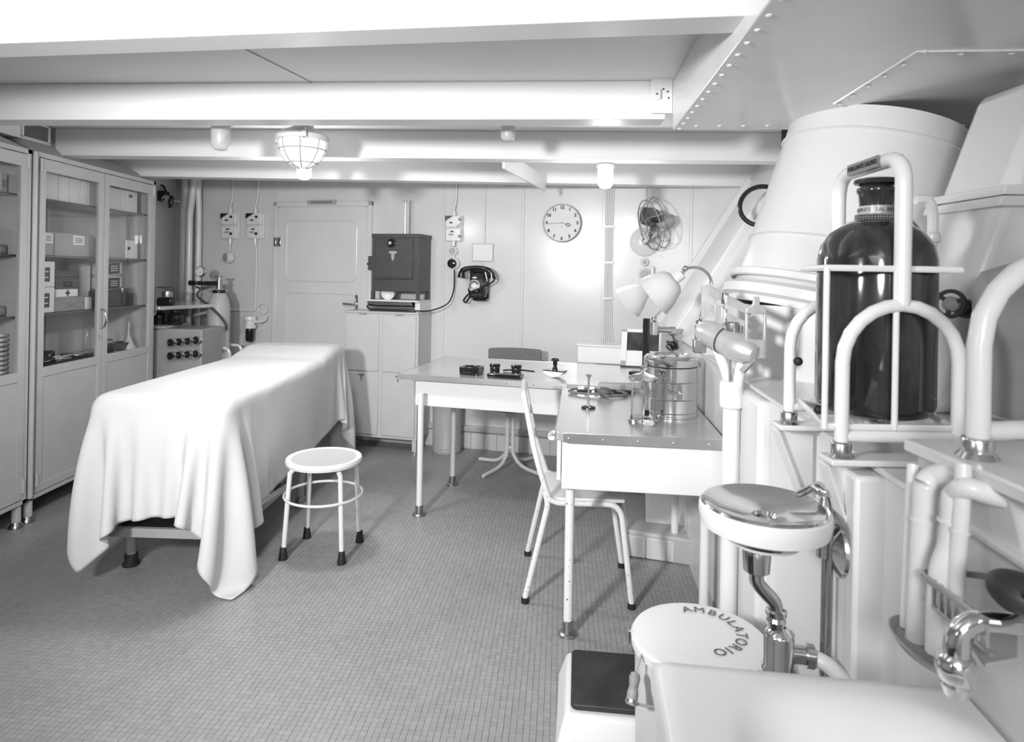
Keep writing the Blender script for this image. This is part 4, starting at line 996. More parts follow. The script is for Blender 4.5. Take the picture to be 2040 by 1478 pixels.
# ---- sheet: small cloth solve on the table block (position based, deterministic)
def drape():
    h = 0.026
    ovN, ovF, ovL, ovR = 0.445, 0.46, 0.36, 0.465
    nx = int((TWd + ovL + ovR) / h) + 1; ny = int((TL + ovN + ovF) / h) + 1
    gx, gy = np.meshgrid(np.linspace(-TWd / 2 - ovL, TWd / 2 + ovR, nx), np.linspace(-TL / 2 - ovN, TL / 2 + ovF, ny))
    r0 = np.random.default_rng(3)
    p = np.stack([gx, gy, np.full_like(gx, TZ + 0.02)], -1)
    # slight rotation of the cloth and low frequency crumple
    a = 0.05; c, s_ = math.cos(a), math.sin(a)
    x, y = p[..., 0].copy(), p[..., 1].copy(); p[..., 0] = c * x - s_ * y; p[..., 1] = s_ * x + c * y
    for _ in range(26):
        kx_, ky_ = r0.normal(0, 9, 2); ph = r0.uniform(0, 6.28)
        p[..., 2] += 0.0016 * np.sin(kx_ * x + ky_ * y + ph)
    lx0 = (TWd + ovL + ovR) / (nx - 1); ly0 = (TL + ovN + ovF) / (ny - 1); ld0 = math.hypot(lx0, ly0)
    v = np.zeros_like(p); dt = 0.014
    pin = (np.abs(p[..., 0]) < TWd / 2 - 0.05) & (np.abs(p[..., 1]) < TL / 2 - 0.05); pin0 = p[pin][:, :2].copy()
    rc = 0.045
    hb = np.array([TWd / 2 - rc, TL / 2 - rc])
    def fix(A, B, l0, st):
        d = p[B] - p[A]; L = np.sqrt((d * d).sum(-1, keepdims=True)) + 1e-9
        c_ = d * ((L - l0) / L * 0.5 * st)
        p[A] += c_; p[B] -= c_
    sl = slice
    cons = []
    for par in (0, 1):
        cons.append(((sl(None), sl(par, nx - 1, 2)), (sl(None), sl(par + 1, nx, 2)), lx0, 1.0))
        cons.append(((sl(par, ny - 1, 2), sl(None)), (sl(par + 1, ny, 2), sl(None)), ly0, 1.0))
    for par in (0, 1):
        cons.append(((sl(par, ny - 1, 2), sl(0, nx - 1)), (sl(par + 1, ny, 2), sl(1, nx)), ld0, 0.30))
        cons.append(((sl(par, ny - 1, 2), sl(1, nx)), (sl(par + 1, ny, 2), sl(0, nx - 1)), ld0, 0.30))
    bend = []
    for par in (0, 1, 2, 3):
        if par < 2 or True:
            bend.append(((sl(None), sl(par, nx - 2, 4)), (sl(None), sl(par + 2, nx, 4)), 2 * lx0, 0.02))
            bend.append(((sl(par, ny - 2, 4), sl(None)), (sl(par + 2, ny, 4), sl(None)), 2 * ly0, 0.02))
    for it in range(240):
        v[..., 2] -= 9.8 * dt
        v *= 0.975
        old = p.copy()
        p += v * dt
        for _ in range(10):
            for A, B, l0, st in cons:
                n1 = p[A].shape; n2 = p[B].shape
                if n1 != n2:
                    A = tuple(sl(q.start, q.stop, q.step) for q in A)
                    q0 = min(n1[0], n2[0]); q1 = min(n1[1], n2[1])
                    d = p[B][:q0, :q1] - p[A][:q0, :q1]; L = np.sqrt((d * d).sum(-1, keepdims=True)) + 1e-9
                    c_ = d * ((L - l0) / L * 0.5 * st)
                    p[A][:q0, :q1] += c_; p[B][:q0, :q1] -= c_
                else: fix(A, B, l0, st)
            for A, B, l0, st in bend:
                pa, pb = p[A], p[B]
                q0 = min(pa.shape[0], pb.shape[0]); q1 = min(pa.shape[1], pb.shape[1])
                d = pb[:q0, :q1] - pa[:q0, :q1]; L = np.sqrt((d * d).sum(-1, keepdims=True)) + 1e-9
                c_ = d * ((L - l0) / L * 0.5 * st)
                pa[:q0, :q1] += c_; pb[:q0, :q1] -= c_
            # collide with the rounded block; far end carries a low pillow
            top = TZ + 0.045 * np.clip((p[..., 1] - 0.35) / 0.25, 0, 1) * np.clip((TL / 2 + 0.1 - p[..., 1]) / 0.2, 0, 1)
            q = np.abs(p[..., :2]) - hb
            qz = p[..., 2] - (top - rc)
            qx_, qy_ = np.maximum(q[..., 0], 0), np.maximum(q[..., 1], 0); qzz = np.maximum(qz, 0)
            dist = np.sqrt(qx_ ** 2 + qy_ ** 2 + qzz ** 2)
            inside = (dist < rc + 0.004) & (q[..., 0] < rc) & (q[..., 1] < rc)
            # outside core: push along gradient
            k1 = inside & (dist > 1e-6)
            sc_ = np.where(k1, (rc + 0.004) / np.maximum(dist, 1e-6), 1.0)
            sx_ = np.sign(p[..., 0]); sy_ = np.sign(p[..., 1])
            p[..., 0] = np.where(k1 & (q[..., 0] > 0), sx_ * (hb[0] + qx_ * sc_), p[..., 0])
            p[..., 1] = np.where(k1 & (q[..., 1] > 0), sy_ * (hb[1] + qy_ * sc_), p[..., 1])
            p[..., 2] = np.where(k1 & (qz > 0), (top - rc) + qzz * sc_, p[..., 2])
            k2 = inside & (dist <= 1e-6)
            p[..., 2] = np.where(k2, top + 0.004, p[..., 2])
            p[..., 2] = np.maximum(p[..., 2], 0.006)
            p[pin, :2] = pin0
        v = (p - old) / dt
        con = (p[..., 2] > TZ - 0.02)
        v[con, :2] *= 0.4
    return p, nx, ny
pp, nx_, ny_ = drape()
me = bpy.data.meshes.new('bed_sheet')
idx = np.arange(nx_ * ny_).reshape(ny_, nx_)
Fq = np.stack([idx[:-1, :-1], idx[:-1, 1:], idx[1:, 1:], idx[1:, :-1]], -1).reshape(-1, 4)
me.from_pydata(pp.reshape(-1, 3).tolist(), [], Fq.tolist())
me.polygons.foreach_set('use_smooth', [True] * len(me.polygons)); me.materials.append(MAT['sheet'])
sh = bpy.data.objects.new('bed_sheet', me); COL.objects.link(sh)
tag(sh, 'white cotton sheet draped over the examination table, corners hanging low', 'sheet')
sh.location = ex.location; sh.rotation_euler = ex.rotation_euler
md = sh.modifiers.new('sub', 'SUBSURF'); md.levels = 1; md.render_levels = 1
md = sh.modifiers.new('th', 'SOLIDIFY'); md.thickness = 0.003; md.offset = 1

# ================================================================== STOOL
feet = [PZ(564, 1114, 0), PZ(682, 1124, 0), PZ(713, 1080, 0), PZ(611, 1071, 0)]
c = sum(feet, Vector()) / 4
t = thing('round_stool', 'round white metal stool with ring stretcher beside the sheeted table', 'stool', (c.x, c.y, 0))
MB().lathe([(0, 0.428), (0.165, 0.428), (0.178, 0.432), (0.182, 0.445), (0.178, 0.457), (0.165, 0.460), (0.152, 0.455), (0.15, 0.44), (0, 0.44)], 48).build('seat', 'white_tube', t)
MB().lathe([(0, 0.452), (0.12, 0.4525), (0.1535, 0.4555), (0.1535, 0.445), (0, 0.444)], 48).build('seat_pan', 'stool_pan', t)
Rf = sum((f - c).length for f in feet) / 4
for f in feet:
    d = (f - c).normalized()
    lg = MB().tube([d * 0.115 + Vector((0, 0, 0.425)), d * 0.14 + Vector((0, 0, 0.42)), d * 0.158 + Vector((0, 0, 0.405)), d * 0.165 + Vector((0, 0, 0.37)), d * Rf + Vector((0, 0, 0.01))], 0.0115, 10, smooth=5).build('leg', 'white_tube', t)
    MB().lathe([(0, 0), (0.021, 0), (0.021, 0.006), (0.0175, 0.03), (0.014, 0.055), (0.0115, 0.06)], 14, Matrix.Translation(d * Rf)).build('rubber_foot', 'rubber', lg)
MB().ring((0, 0, 0.28), (0, 0, 1), 0.165 + (Rf - 0.165) * 0.3 + 0.012, 0.0065, 48, 8).build('ring_stretcher', 'white_tube', t)
# ================================================================== DESK (parallel to the rear wall) and near TABLE
DZ = 0.785
TD = 0.26; AD = math.atan(TD)
fl = PZ(793, 744, DZ)
desk = thing('writing_desk', 'long white desk with metal edged top parallel to the rear wall', 'desk', (fl.x, fl.y, 0), -AD)
dl, dd = 1.41, 0.80
# local: origin front-left corner; x right, y away
MB().prism(rrect(0, dl, 0, dd, 0.03), DZ - 0.022, DZ - 0.001).build('tabletop', 'table_metal', desk, bevel=0.002)
e = MB().tube([Vector((x, y, DZ - 0.012)) for x, y in rrect(0, dl, 0, dd, 0.03)], 0.0115, 8, closed=True)
e = MB().span((0.0, -0.003, DZ - 0.032), (0.97, 0.0, DZ)).span((-0.003, 0.0, DZ - 0.032), (0.0, dd, DZ)).span((0, dd, DZ - 0.032), (0.9, dd + 0.003, DZ)).build('edge_strip', 'alu_edge', desk)
for k in range(7): MB().ball((0.04 + 0.15 * k, -0.003, DZ - 0.016), 0.004, 8).build('edge_screw', 'nickel', desk)
MB().span((0.075, 0.05, DZ - 0.185), (0.96, 0.068, DZ - 0.024)).build('front_apron', 'white_enamel', desk, bevel=0.004)
MB().span((0.075, 0.05, DZ - 0.185), (0.093, dd - 0.06, DZ - 0.024)).build('side_apron', 'white_enamel', desk, bevel=0.004)
MB().span((0.10, dd - 0.08, DZ - 0.12), (dl - 0.1, dd - 0.06, DZ - 0.024)).build('back_apron', 'white_enamel', desk, bevel=0.004)
def tleg(par, x, y, top, m='white_tube'):
    lg = MB().cyl((x, y, 0.03), (x, y, top), 0.0175, n=16).build('leg', m, par)
    MB().lathe([(0, 0), (0.036, 0), (0.036, 0.006), (0.030, 0.012), (0.0215, 0.014), (0.0215, 0.055), (0.0175, 0.057)], 20, Matrix.Translation((x, y, 0))).build('foot_flange', 'brass_dull', lg)
Rm = Matrix.Rotation(-AD, 3, 'Z')
def loc_of(par, p): return Matrix.Rotation(-par.rotation_euler.z, 3, 'Z') @ (Vector(p) - par.location)
for px, py in ((835, 1026), (901, 965), (1177, 1004)):
    q = loc_of(desk, PZ(px, py, 0)); tleg(desk, q.x, q.y, DZ - 0.10)
tleg(desk, dl - 0.15, dd - 0.1, DZ - 0.03)

# near table
a0 = PZ(1106, 862, DZ)
AN = math.atan(0.115)
tab = thing('instrument_table', 'white near table with shiny metal top holding the drum and glass jar', 'table', (a0.x, a0.y, 0), -AN)
ntl, ntd = 0.60, 0.925
wr_end = (RWX(a0.y) - a0.x) * math.cos(AN) - 0.012
ntl = wr_end
MB().prism([(x, y) for x, y in rrect(0, ntl, 0, ntd, 0.035)], DZ - 0.030, DZ + 0.0015).build('tabletop', 'table_metal', tab, bevel=0.002)
MB().span((0.03, -0.003, DZ - 0.034), (ntl - 0.01, 0.0, DZ + 0.002)).build('edge_strip', 'alu_edge', tab, bevel=0.001)
MB().span((-0.003, 0.03, DZ - 0.034), (0.0, ntd - 0.2, DZ + 0.002)).build('edge_strip', 'alu_edge', tab, bevel=0.001)
for k in range(5): MB().ball((0.05 + 0.125 * k, -0.004, DZ - 0.018), 0.0045, 8).build('edge_screw', 'nickel', tab)
MB().span((0.025, 0.03, DZ - 0.215), (ntl, 0.05, DZ - 0.031)).build('front_apron', 'white_enamel', tab, bevel=0.004)
dr = MB().span((0.006, 0.05, DZ - 0.19), (0.022, 0.62, DZ - 0.036)).build('drawer_front', 'white_enamel', tab, bevel=0.003)
MB().tube([(0.006, 0.28, DZ - 0.085), (-0.03, 0.29, DZ - 0.095), (-0.03, 0.37, DZ - 0.095), (0.006, 0.38, DZ - 0.085)], 0.009, 8, smooth=5).build('drawer_pull', 'white_enamel', dr)
q = loc_of(tab, PZ(1131, 1264, 0)); tleg(tab, q.x, q.y, DZ - 0.10, 'worn_tube')
tleg(tab, ntl - 0.05, ntd - 0.1, DZ - 0.04)
tleg(tab, ntl - 0.05, q.y, DZ - 0.04)

# white box ledge at the back of the desk top + light box
p = PZ(1150, 722, DZ)
t = thing('wall_box', 'low white box standing at the rear right of the desk', 'box', (p.x, p.y, DZ), -AD)
MB().span((0, 0, 0), (0.29, 0.13, 0.11)).build('body', 'white_enamel', t, bevel=0.005); MB().span((-0.006, -0.006, 0.11), (0.295, 0.136, 0.122)).build('lid', 'white_enamel', t, bevel=0.003)
p = PZ(1234, 703, DZ) 
t = thing('film_viewer', 'sloping white framed film viewer with dark screen leaning at the desk end', 'viewer', Vector((P(1236, 705, 4.08).x, 4.08, DZ + 0.005)), -AD)
M_ = Matrix.Rotation(-0.42, 4, 'X')
W_, H_ = 0.27, 0.25
m = MB()
for (x0, x1, z0, z1) in ((0, W_, 0, 0.035), (0, W_, H_ - 0.02, H_), (0, 0.035, 0, H_), (W_ - 0.035, W_, 0, H_)):
    m.add([M_ @ Vector(v) for v in ((x0, 0, z0), (x1, 0, z0), (x1, 0.02, z0), (x0, 0.02, z0), (x0, 0, z1), (x1, 0, z1), (x1, 0.02, z1), (x0, 0.02, z1))], [(3, 2, 1, 0), (4, 5, 6, 7), (0, 1, 5, 4), (1, 2, 6, 5), (2, 3, 7, 6), (3, 0, 4, 7)])
m.build('frame', 'white_enamel', t)
mat('screen_dark', 0.06, 0.12, var=0.6, vscale=9)
MB().add([M_ @ Vector(v) for v in ((0.035, 0.010, 0.035), (W_ - 0.035, 0.010, 0.035), (W_ - 0.035, 0.010, H_ - 0.02), (0.035, 0.010, H_ - 0.02))], [(0, 1, 2, 3)]).build('screen', 'screen_dark', t)
Mside = Matrix(((0, 0, 1, 0), (1, 0, 0, 0), (0, 1, 0, 0), (0, 0, 0, 1)))
MB().prism([(0.0, 0.0), (0.13, 0.0), (0.13, 0.12), (0.115, 0.215), (0.02, 0.03)], 0.004, W_ - 0.004, Mside).build('housing', 'white_enamel', t)
MB().tube([(0, 0.0, 0.001), (W_, 0.0, 0.001)], 0.004, 6).build('bottom_edge', 'black', t)

# ---- desk top things
def dpos(px, py): return PZ(px, py, DZ)
p = dpos(939, 747)
t = thing('ashtray', 'square black glass ashtray on the desk', 'ashtray', p + Vector((0, 0.04, 0)), -0.35)
MB().prism(rrect(-0.058, 0.058, -0.048, 0.048, 0.012), 0, 0.012).build('base', 'bakelite', t)
m = MB()
for (a, b, c_, d_) in ((-0.058, 0.058, -0.048, -0.034), (-0.058, 0.058, 0.034, 0.048), (-0.058, -0.042, -0.048, 0.048), (0.042, 0.058, -0.048, 0.048)): m.span((a, c_, 0.01), (b, d_, 0.045))
m.build('rim', 'bakelite', t, bevel=0.005)
p = dpos(1007, 754)
t = thing('inkstand', 'black inkstand with two capped inkwells and pen on the desk', 'inkstand', p + Vector((0, 0.05, 0)), -AD)
MB().box((0, 0, 0.011), (0.19, 0.10, 0.022)).build('base', 'bakelite', t, bevel=0.006); MB().box((0, 0, 0.024), (0.17, 0.085, 0.006)).build('top_plate', 'nickel', t)
for x in (-0.062, 0.062):
    w_ = MB().lathe([(0, 0.022), (0.026, 0.022), (0.028, 0.05), (0.026, 0.056), (0.030, 0.058), (0.031, 0.068), (0.028, 0.073), (0, 0.075)], 20, Matrix.Translation((x, 0, 0))).build('inkwell', 'bakelite', t)
    MB().ring((x, 0, 0.057), (0, 0, 1), 0.0285, 0.002, 20, 6).build('cap_ring', 'black', w_)
MB().tube([(-0.02, 0.02, 0.034), (0.06, 0.035, 0.04), (0.155, 0.05, 0.032)], 0.0045, 8).build('pen', 'black', t)
p = dpos(1106, 752)
t = thing('rocker_blotter', 'rocker blotter with black turned knob on the desk', 'blotter', p + Vector((0, 0.02, 0)), -AD - 0.25)
pl_ = [(0.055 * math.cos(a), 0.03 + 0.03 * math.sin(a)) for a in [PI + PI * k / 10 for k in range(11)]]
m = MB(); n_ = 10; 
arc = [(-0.06 + 0.12 * k / n_, 0.022 * (2 * k / n_ - 1) ** 2 + 0.004) for k in range(n_ + 1)]
m.prism([(x, z) for x, z in arc] + [(0.06, 0.034), (-0.06, 0.034)], -0.03, 0.03, MV); m.build('paper_pad', 'paper', t)
MB().box((0, 0, 0.037), (0.125, 0.064, 0.006)).build('top_board', 'bakelite', t, bevel=0.002)
MB().lathe([(0, 0.04), (0.016, 0.04), (0.014, 0.052), (0.009, 0.06), (0.013, 0.072), (0.012, 0.085), (0.022, 0.092), (0.024, 0.098), (0.012, 0.108), (0, 0.109)], 18).build('knob', 'bakelite', t)

# ---- near table things
def npos(px, py): return PZ(px, py, DZ + 0.002)
p = npos(1172, 813)
t = thing('wooden_stethoscope', 'slim trumpet stethoscope standing upright on a dark disc on the near table', 'stethoscope', p)
MB().lathe([(0, 0), (0.031, 0), (0.031, 0.006), (0.02, 0.011), (0, 0.011)], 24).build('ear_disc', 'bakelite', t)
MB().lathe([(0, 0.008), (0.007, 0.010), (0.005, 0.02), (0.0045, 0.115), (0.006, 0.132), (0.016, 0.144), (0.014, 0.145), (0.004, 0.134), (0, 0.13)], 16).build('trumpet', 'nickel', t)
p = npos(1190, 792)
t = thing('blood_pressure_cuff', 'blood pressure set with rubber bulb, hose and mercury column', 'pressure gauge', p + Vector((0, 0.06, 0)), -AN)
for k, (R_, o1) in enumerate(((0.0, 0.0), (0.012, 0.008))):
    MB().tube([(0.02, -0.035 - o1, 0.014), (-0.06 - R_, -0.02, 0.010), (-0.115 - R_, 0.02, 0.010), (-0.105, 0.075, 0.012), (-0.04, 0.09, 0.014), (0.06, 0.085, 0.012), (0.13, 0.05, 0.012), (0.135 + R_, -0.01, 0.010), (0.10, -0.05, 0.010), (0.05, -0.06, 0.010), (0.03, -0.04, 0.012)], 0.0055, 8, smooth=6).build('hose', 'rubber_tube', t)
MB().rev((0.035, -0.035, 0.024), (0.85, -0.25, 0), [(0, -0.03), (0.010, -0.028), (0.022, -0.012), (0.024, 0.006), (0.018, 0.028), (0.007, 0.038), (0.006, 0.05), (0, 0.05)], 20).build('rubber_bulb', 'rubber_grey', t)
MB().ball((-0.012, -0.02, 0.018), 0.009, 12).build('valve', 'paper', t)
MB().box((0.12, 0.115, 0.025), (0.21, 0.06, 0.035)).build('rolled_cuff', 'card', t, bevel=0.012, seg=3)
MB().span((-0.09, 0.065, 0.0), (0.20, 0.105, 0.016)).build('case_lid', 'bakelite', t, bevel=0.003)
for k in range(3): MB().box((-0.07 + 0.05 * k, 0.085, 0.02), (0.03, 0.02, 0.008)).build('clip', 'chrome', t)
p = npos(1288, 748)
t = thing('mercury_column', 'tall black upright case of the pressure gauge on the near table', 'column', p + Vector((0, 0.02, 0)), -AN - 0.5)
MB().box((0, 0, 0.165), (0.036, 0.022, 0.33)).build('column_case', 'black', t, bevel=0.003)
MB().box((-0.019, -0.002, 0.165), (0.003, 0.012, 0.30)).build('scale_strip', 'dark_grey', t); MB().box((-0.03, -0.03, 0.010), (0.10, 0.07, 0.02)).build('base', 'black', t, bevel=0.004)
# glass jar
p = npos(1282, 846)
c = p + Vector((0.004, 0.035, 0))
t = thing('glass_jar', 'clear lidded glass jar half full of water on the near table', 'jar', c)
r_ = 0.0465
MB().lathe([(0, 0.0), (r_ + 0.008, 0.0), (r_ + 0.010, 0.006), (r_ + 0.002, 0.018), (r_, 0.03), (r_, 0.165), (r_ + 0.006, 0.172), (r_ + 0.002, 0.172), (r_ - 0.004, 0.165), (r_ - 0.004, 0.022), (0, 0.018)], 36).build('vessel', 'jar_glass', t)
MB().lathe([(0, 0.0185), (r_ - 0.0045, 0.0225), (r_ - 0.0045, 0.125), (0, 0.125)], 36).build('water', 'water', t)
MB().lathe([(r_ + 0.006, 0.173), (r_ + 0.009, 0.178), (r_ - 0.004, 0.188), (0.014, 0.196), (0.009, 0.202), (0.016, 0.212), (0.012, 0.224), (0, 0.227), (0, 0.19), (r_ - 0.006, 0.182), (r_ - 0.004, 0.173)], 36).build('lid', 'jar_glass', t)
MB().cyl((0.004, 0, 0.02), (0.006, 0.002, 0.16), 0.003, n=8).build('thermometer', 'nickel', t)
MB().box((0.018, 0.01, 0.035), (0.018, 0.012, 0.02)).build('swab_holder', 'paper', t)
# steriliser drum
p = npos(1350, 836)
r_ = 0.108
c = p + Vector((-0.004, r_, 0))
t = thing('dressing_drum', 'round nickel dressing drum with lid clasp on the near table', 'drum', c, -0.1)
MB().lathe([(0, 0), (r_ + 0.002, 0), (r_ + 0.003, 0.004), (r_, 0.012), (r_, 0.215), (0, 0.215)], 56).build('drum_body', 'chrome', t)
for z in (0.02, 0.075, 0.145, 0.205): MB().lathe([(r_, z - 0.003), (r_ + 0.0035, z), (r_, z + 0.003)], 56).build('band', 'nickel', t)
ld_ = MB().lathe([(r_ + 0.004, 0.210), (r_ + 0.005, 0.214), (r_ + 0.003, 0.238), (r_ - 0.008, 0.248), (r_ - 0.022, 0.250), (r_ - 0.03, 0.244), (0, 0.242)], 56).build('lid', 'chrome', t)
MB().tube([(-0.03, -0.02, 0.243), (0.0, 0.0, 0.262), (0.03, 0.01, 0.243)], 0.004, 8, smooth=5).build('lid_handle', 'nickel', ld_)
cl = MB().box((0.018, -r_ - 0.003, 0.11), (0.028, 0.004, 0.06)).build('shutter_plate', 'chrome', t, bevel=0.002)
MB().tube([(-0.03, -r_ - 0.012, 0.118), (-0.012, -r_ - 0.014, 0.112), (0.012, -r_ - 0.012, 0.110)], 0.0035, 8).tube([(-0.03, -r_ - 0.012, 0.102), (-0.012, -r_ - 0.014, 0.108), (0.012, -r_ - 0.012, 0.110)], 0.0035, 8).build('wing_clasp', 'nickel', cl)
MB().ball((0.022, -r_ - 0.012, 0.108), 0.008, 12).build('clasp_knob', 'nickel', cl)
MB().cyl((0.004, -r_ - 0.005, 0.08), (0.004, -r_ - 0.005, 0.145), 0.003, n=8).build('pin', 'nickel', cl)
for a in (-0.08, PI + 0.35): MB().box(((r_ + 0.008) * math.cos(a), (r_ + 0.008) * math.sin(a), 0.212), (0.014, 0.014, 0.02)).build('hinge', 'brass_dull', t)

# ---- two desk lamps
def lamp(name, label, base, elbow, head, shade_dir, L, r0, r1, arch=None):
    t = thing(name, label, 'lamp', base, 0, 'adjustable desk lamps')
    B = lambda p: Vector(p) - Vector(base)
    MB().cyl((0, 0, -0.03), (0, 0, 0.035), 0.020, n=14).build('clamp_base', 'nickel', t)
    MB().ball((0, 0, 0.05), 0.016, 14).build('base_joint', 'nickel', t)
    pts = [Vector((0, 0, 0.05))] + [B(q) for q in (arch or [])] + [B(elbow)]
    MB().tube(pts, 0.0065, 10, smooth=8).build('stem', 'nickel', t)
    MB().ball(B(elbow), 0.014, 14).build('elbow_joint', 'nickel', t)
    d = Vector(shade_dir).normalized(); h0 = B(head)
    MB().tube([B(elbow), h0], 0.006, 8).build('neck', 'nickel', t)
    sd = MB().rev(h0, d, [(0, -0.01), (0.020, -0.008), (0.022, 0.03), (r0 * 0.62, 0.032), (r0 * 0.95, 0.045), (r0 + 0.008, 0.068), ((r0 + r1) / 2 + 0.006, 0.105), (r1, L), (r1 + 0.002, L + 0.002), (r1 - 0.003, L), ((r0 + r1) / 2 + 0.002, 0.105), (r0, 0.066), (0.0, 0.045)], 32).build('shade', 'shade_enamel', t)
    MB().rev(h0, d, [(0, 0.045), (0.016, 0.05), (0.028, 0.085), (0.022, 0.11), (0, 0.118)], 16).build('bulb', 'globe_off', sd)
    return t
mat('shade_enamel', 0.66, 0.3)
D1 = 2.95
lamp('desk_lamp', 'gooseneck lamp with bell shade and arched chrome stem by the steriliser drum', P(1393, 665, 2.75), P(1365, 535, 2.75), P(1357, 548, 2.75), P(1285, 603, 2.80) - P(1357, 548, 2.75), 0.150, 0.060, 0.096,
     [P(1402, 610, 2.75), P(1413, 585, 2.75), P(1417, 562, 2.75), P(1408, 543, 2.75), P(1388, 533, 2.75)])
lamp('desk_lamp', 'lamp with straight stem and smaller bell shade behind the gooseneck lamp', P(1303, 655, 3.3), P(1338, 592, 3.3), P(1296, 566, 3.25), P(1249, 603, 3.30) - P(1296, 566, 3.25), 0.150, 0.045, 0.092)
t = thing('lamp_socket_block', 'nickel wall bracket joint with loose dark flex behind the drum', 'bracket', P(1325, 657, 3.32))
MB().cyl((-0.05, 0, 0), (0.035, 0, 0), 0.016, n=14).build('barrel', 'nickel', t); MB().cyl((0.02, 0, -0.005), (0.05, 0.01, -0.005), 0.022, n=14).build('collar', 'nickel', t)
rr = random.Random(2); pts = [Vector((0.03, 0, -0.01)), Vector((0.045, 0, -0.05))]
for k in range(14): pts.append(Vector((0.035 + rr.uniform(-0.03, 0.03), rr.uniform(-0.01, 0.01), -0.075 + rr.uniform(-0.03, 0.03))))
pts += [Vector((0.03, 0, -0.13)), Vector((0.0, 0, -0.16)), Vector((0.02, 0, -0.20))]
MB().tube(pts, 0.003, 6, smooth=4).build('flex', 'black', t)
MB().box((0.045, 0.03, -0.07), (0.11, 0.01, 0.09)).build('back_plate', 'mid_grey', t)

# ================================================================== desk chair behind the desk
cc = PZ(1012, 912, 0.0); cx0, cy0 = 0.04, 4.50
t = thing('desk_chair', 'chair with dark padded back and four curved tube feet behind the desk', 'chair', (cx0, cy0, 0), -AB + 0.1)
MB().lathe([(0, 0.43), (0.19, 0.43), (0.20, 0.45), (0.19, 0.475), (0, 0.48)], 32).build('seat', 'seat_cover', t)
for k in range(4):
    a = PI / 4 + k * PI / 2 + 0.25
    d = Vector((math.cos(a), math.sin(a), 0))
    MB().tube([d * 0.028 + Vector((0, 0, 0.43)), d * 0.028 + Vector((0, 0, 0.16)), d * 0.045 + Vector((0, 0, 0.09)), d * 0.12 + Vector((0, 0, 0.035)), d * 0.28 + Vector((0, 0, 0.012))], 0.0125, 10, smooth=6).build('leg', 'worn_tube', t)
MB().cyl((0, 0, 0.145), (0, 0, 0.165), 0.03, n=14).build('leg_clamp', 'worn_tube', t)
m = MB(); V = []
n_ = 10
for i in range(n_ + 1):
    u = -1 + 2 * i / n_; x = 0.195 * u; y = 0.21 - 0.03 * u * u * -1 - 0.05 * u * u
    for z, dy in ((0.60, -0.018), (0.82 - 0.006 * u * u, -0.018), (0.82 - 0.006 * u * u, 0.018), (0.60, 0.018)): V.append((x, y + dy, z))
Fc = [(0, 1, 2, 3), tuple(4 * n_ + k for k in (3, 2, 1, 0))]
for i in range(n_):
    for k in range(4): l = (k + 1) % 4; Fc.append((4 * i + k, 4 * i + 4 + k, 4 * i + 4 + l, 4 * i + l))
m.add(V, Fc); m.build('backrest', 'seat_cover', t, bevel=0.012, seg=3)
for x in (-0.12, 0.12): MB().tube([(x, 0.10, 0.44), (x, 0.24, 0.47), (x, 0.245, 0.64)], 0.010, 8, smooth=4).build('back_post', 'worn_tube', t)
# waste bin
p = PZ(887, 900, 0.0)
t = thing('waste_bin', 'grey metal waste bin on the floor under the desk', 'bin', p + Vector((0.01, 0.02, 0)))
MB().lathe([(0, 0), (0.108, 0), (0.112, 0.006), (0.112, 0.03), (0.109, 0.035), (0.113, 0.37), (0.117, 0.375), (0.117, 0.385), (0.110, 0.385), (0.106, 0.04), (0, 0.02)], 32).build('drum', 'mid_grey', t)
MB().lathe([(0.109, 0.036), (0.113, 0.039), (0.110, 0.042)], 32).build('bead', 'mid_grey', t)

# ================================================================== tubular chair at the near table
cf = [PZ(1046, 1200, 0), PZ(1258, 1212, 0), PZ(1051, 1106, 0), PZ(1238, 1130, 0)]
c = sum(cf, Vector()) / 4
t = thing('tubular_chair', 'white chipped tubular metal chair pulled up to the near table', 'chair', (c.x, c.y, 0), -0.03)
Lx = [loc_of(t, q) for q in cf]
for side, (rear, front) in enumerate(((Lx[0], Lx[1]), (Lx[2], Lx[3]))):
    y = (-0.185, 0.185)[side]
    fr = MB().tube(fillet([(-0.135, y, 0.44), (-0.19, y * 0.98, 0.60), (-0.235, y * 0.93, 0.82)], 0.1), 0.0125, 10).build('back_upright', 'worn_tube', t)
    r = MB().tube(fillet([(-0.14, y, 0.435), (-0.10, y, 0.415), (0.165, y, 0.415), (front.x, front.y, 0.02)], [0, 0.03, 0.06, 0]), 0.0125, 10).build('front_leg', 'worn_tube', t)
    MB().lathe([(0, 0), (0.0165, 0), (0.0165, 0.022), (0, 0.024)], 14, Matrix.Translation((front.x, front.y, 0))).build('rubber_foot', 'rubber', r)
    r = MB().tube(fillet([(-0.15, y, 0.46), (-0.135, y, 0.41), (rear.x, rear.y, 0.02)], 0.03), 0.0125, 10).build('rear_leg', 'worn_tube', t)
    MB().lathe([(0, 0), (0.0165, 0), (0.0165, 0.022), (0, 0.024)], 14, Matrix.Translation((rear.x, rear.y, 0))).build('rubber_foot', 'rubber', r)
MB().tube(fillet([(-0.232, -0.172, 0.80), (-0.244, -0.172, 0.862), (-0.244, 0.172, 0.862), (-0.232, 0.172, 0.80)], 0.04), 0.0125, 10).build('top_rail', 'worn_tube', t)
for z, x in ((0.735, -0.217), (0.625, -0.195)): MB().box((x, 0, z), (0.008, 0.36, 0.035)).build('back_slat', 'worn_tube', t, bevel=0.003)
MB().box((0.02, 0, 0.425), (0.33, 0.36, 0.016)).build('seat', 'white_tube', t, bevel=0.006)
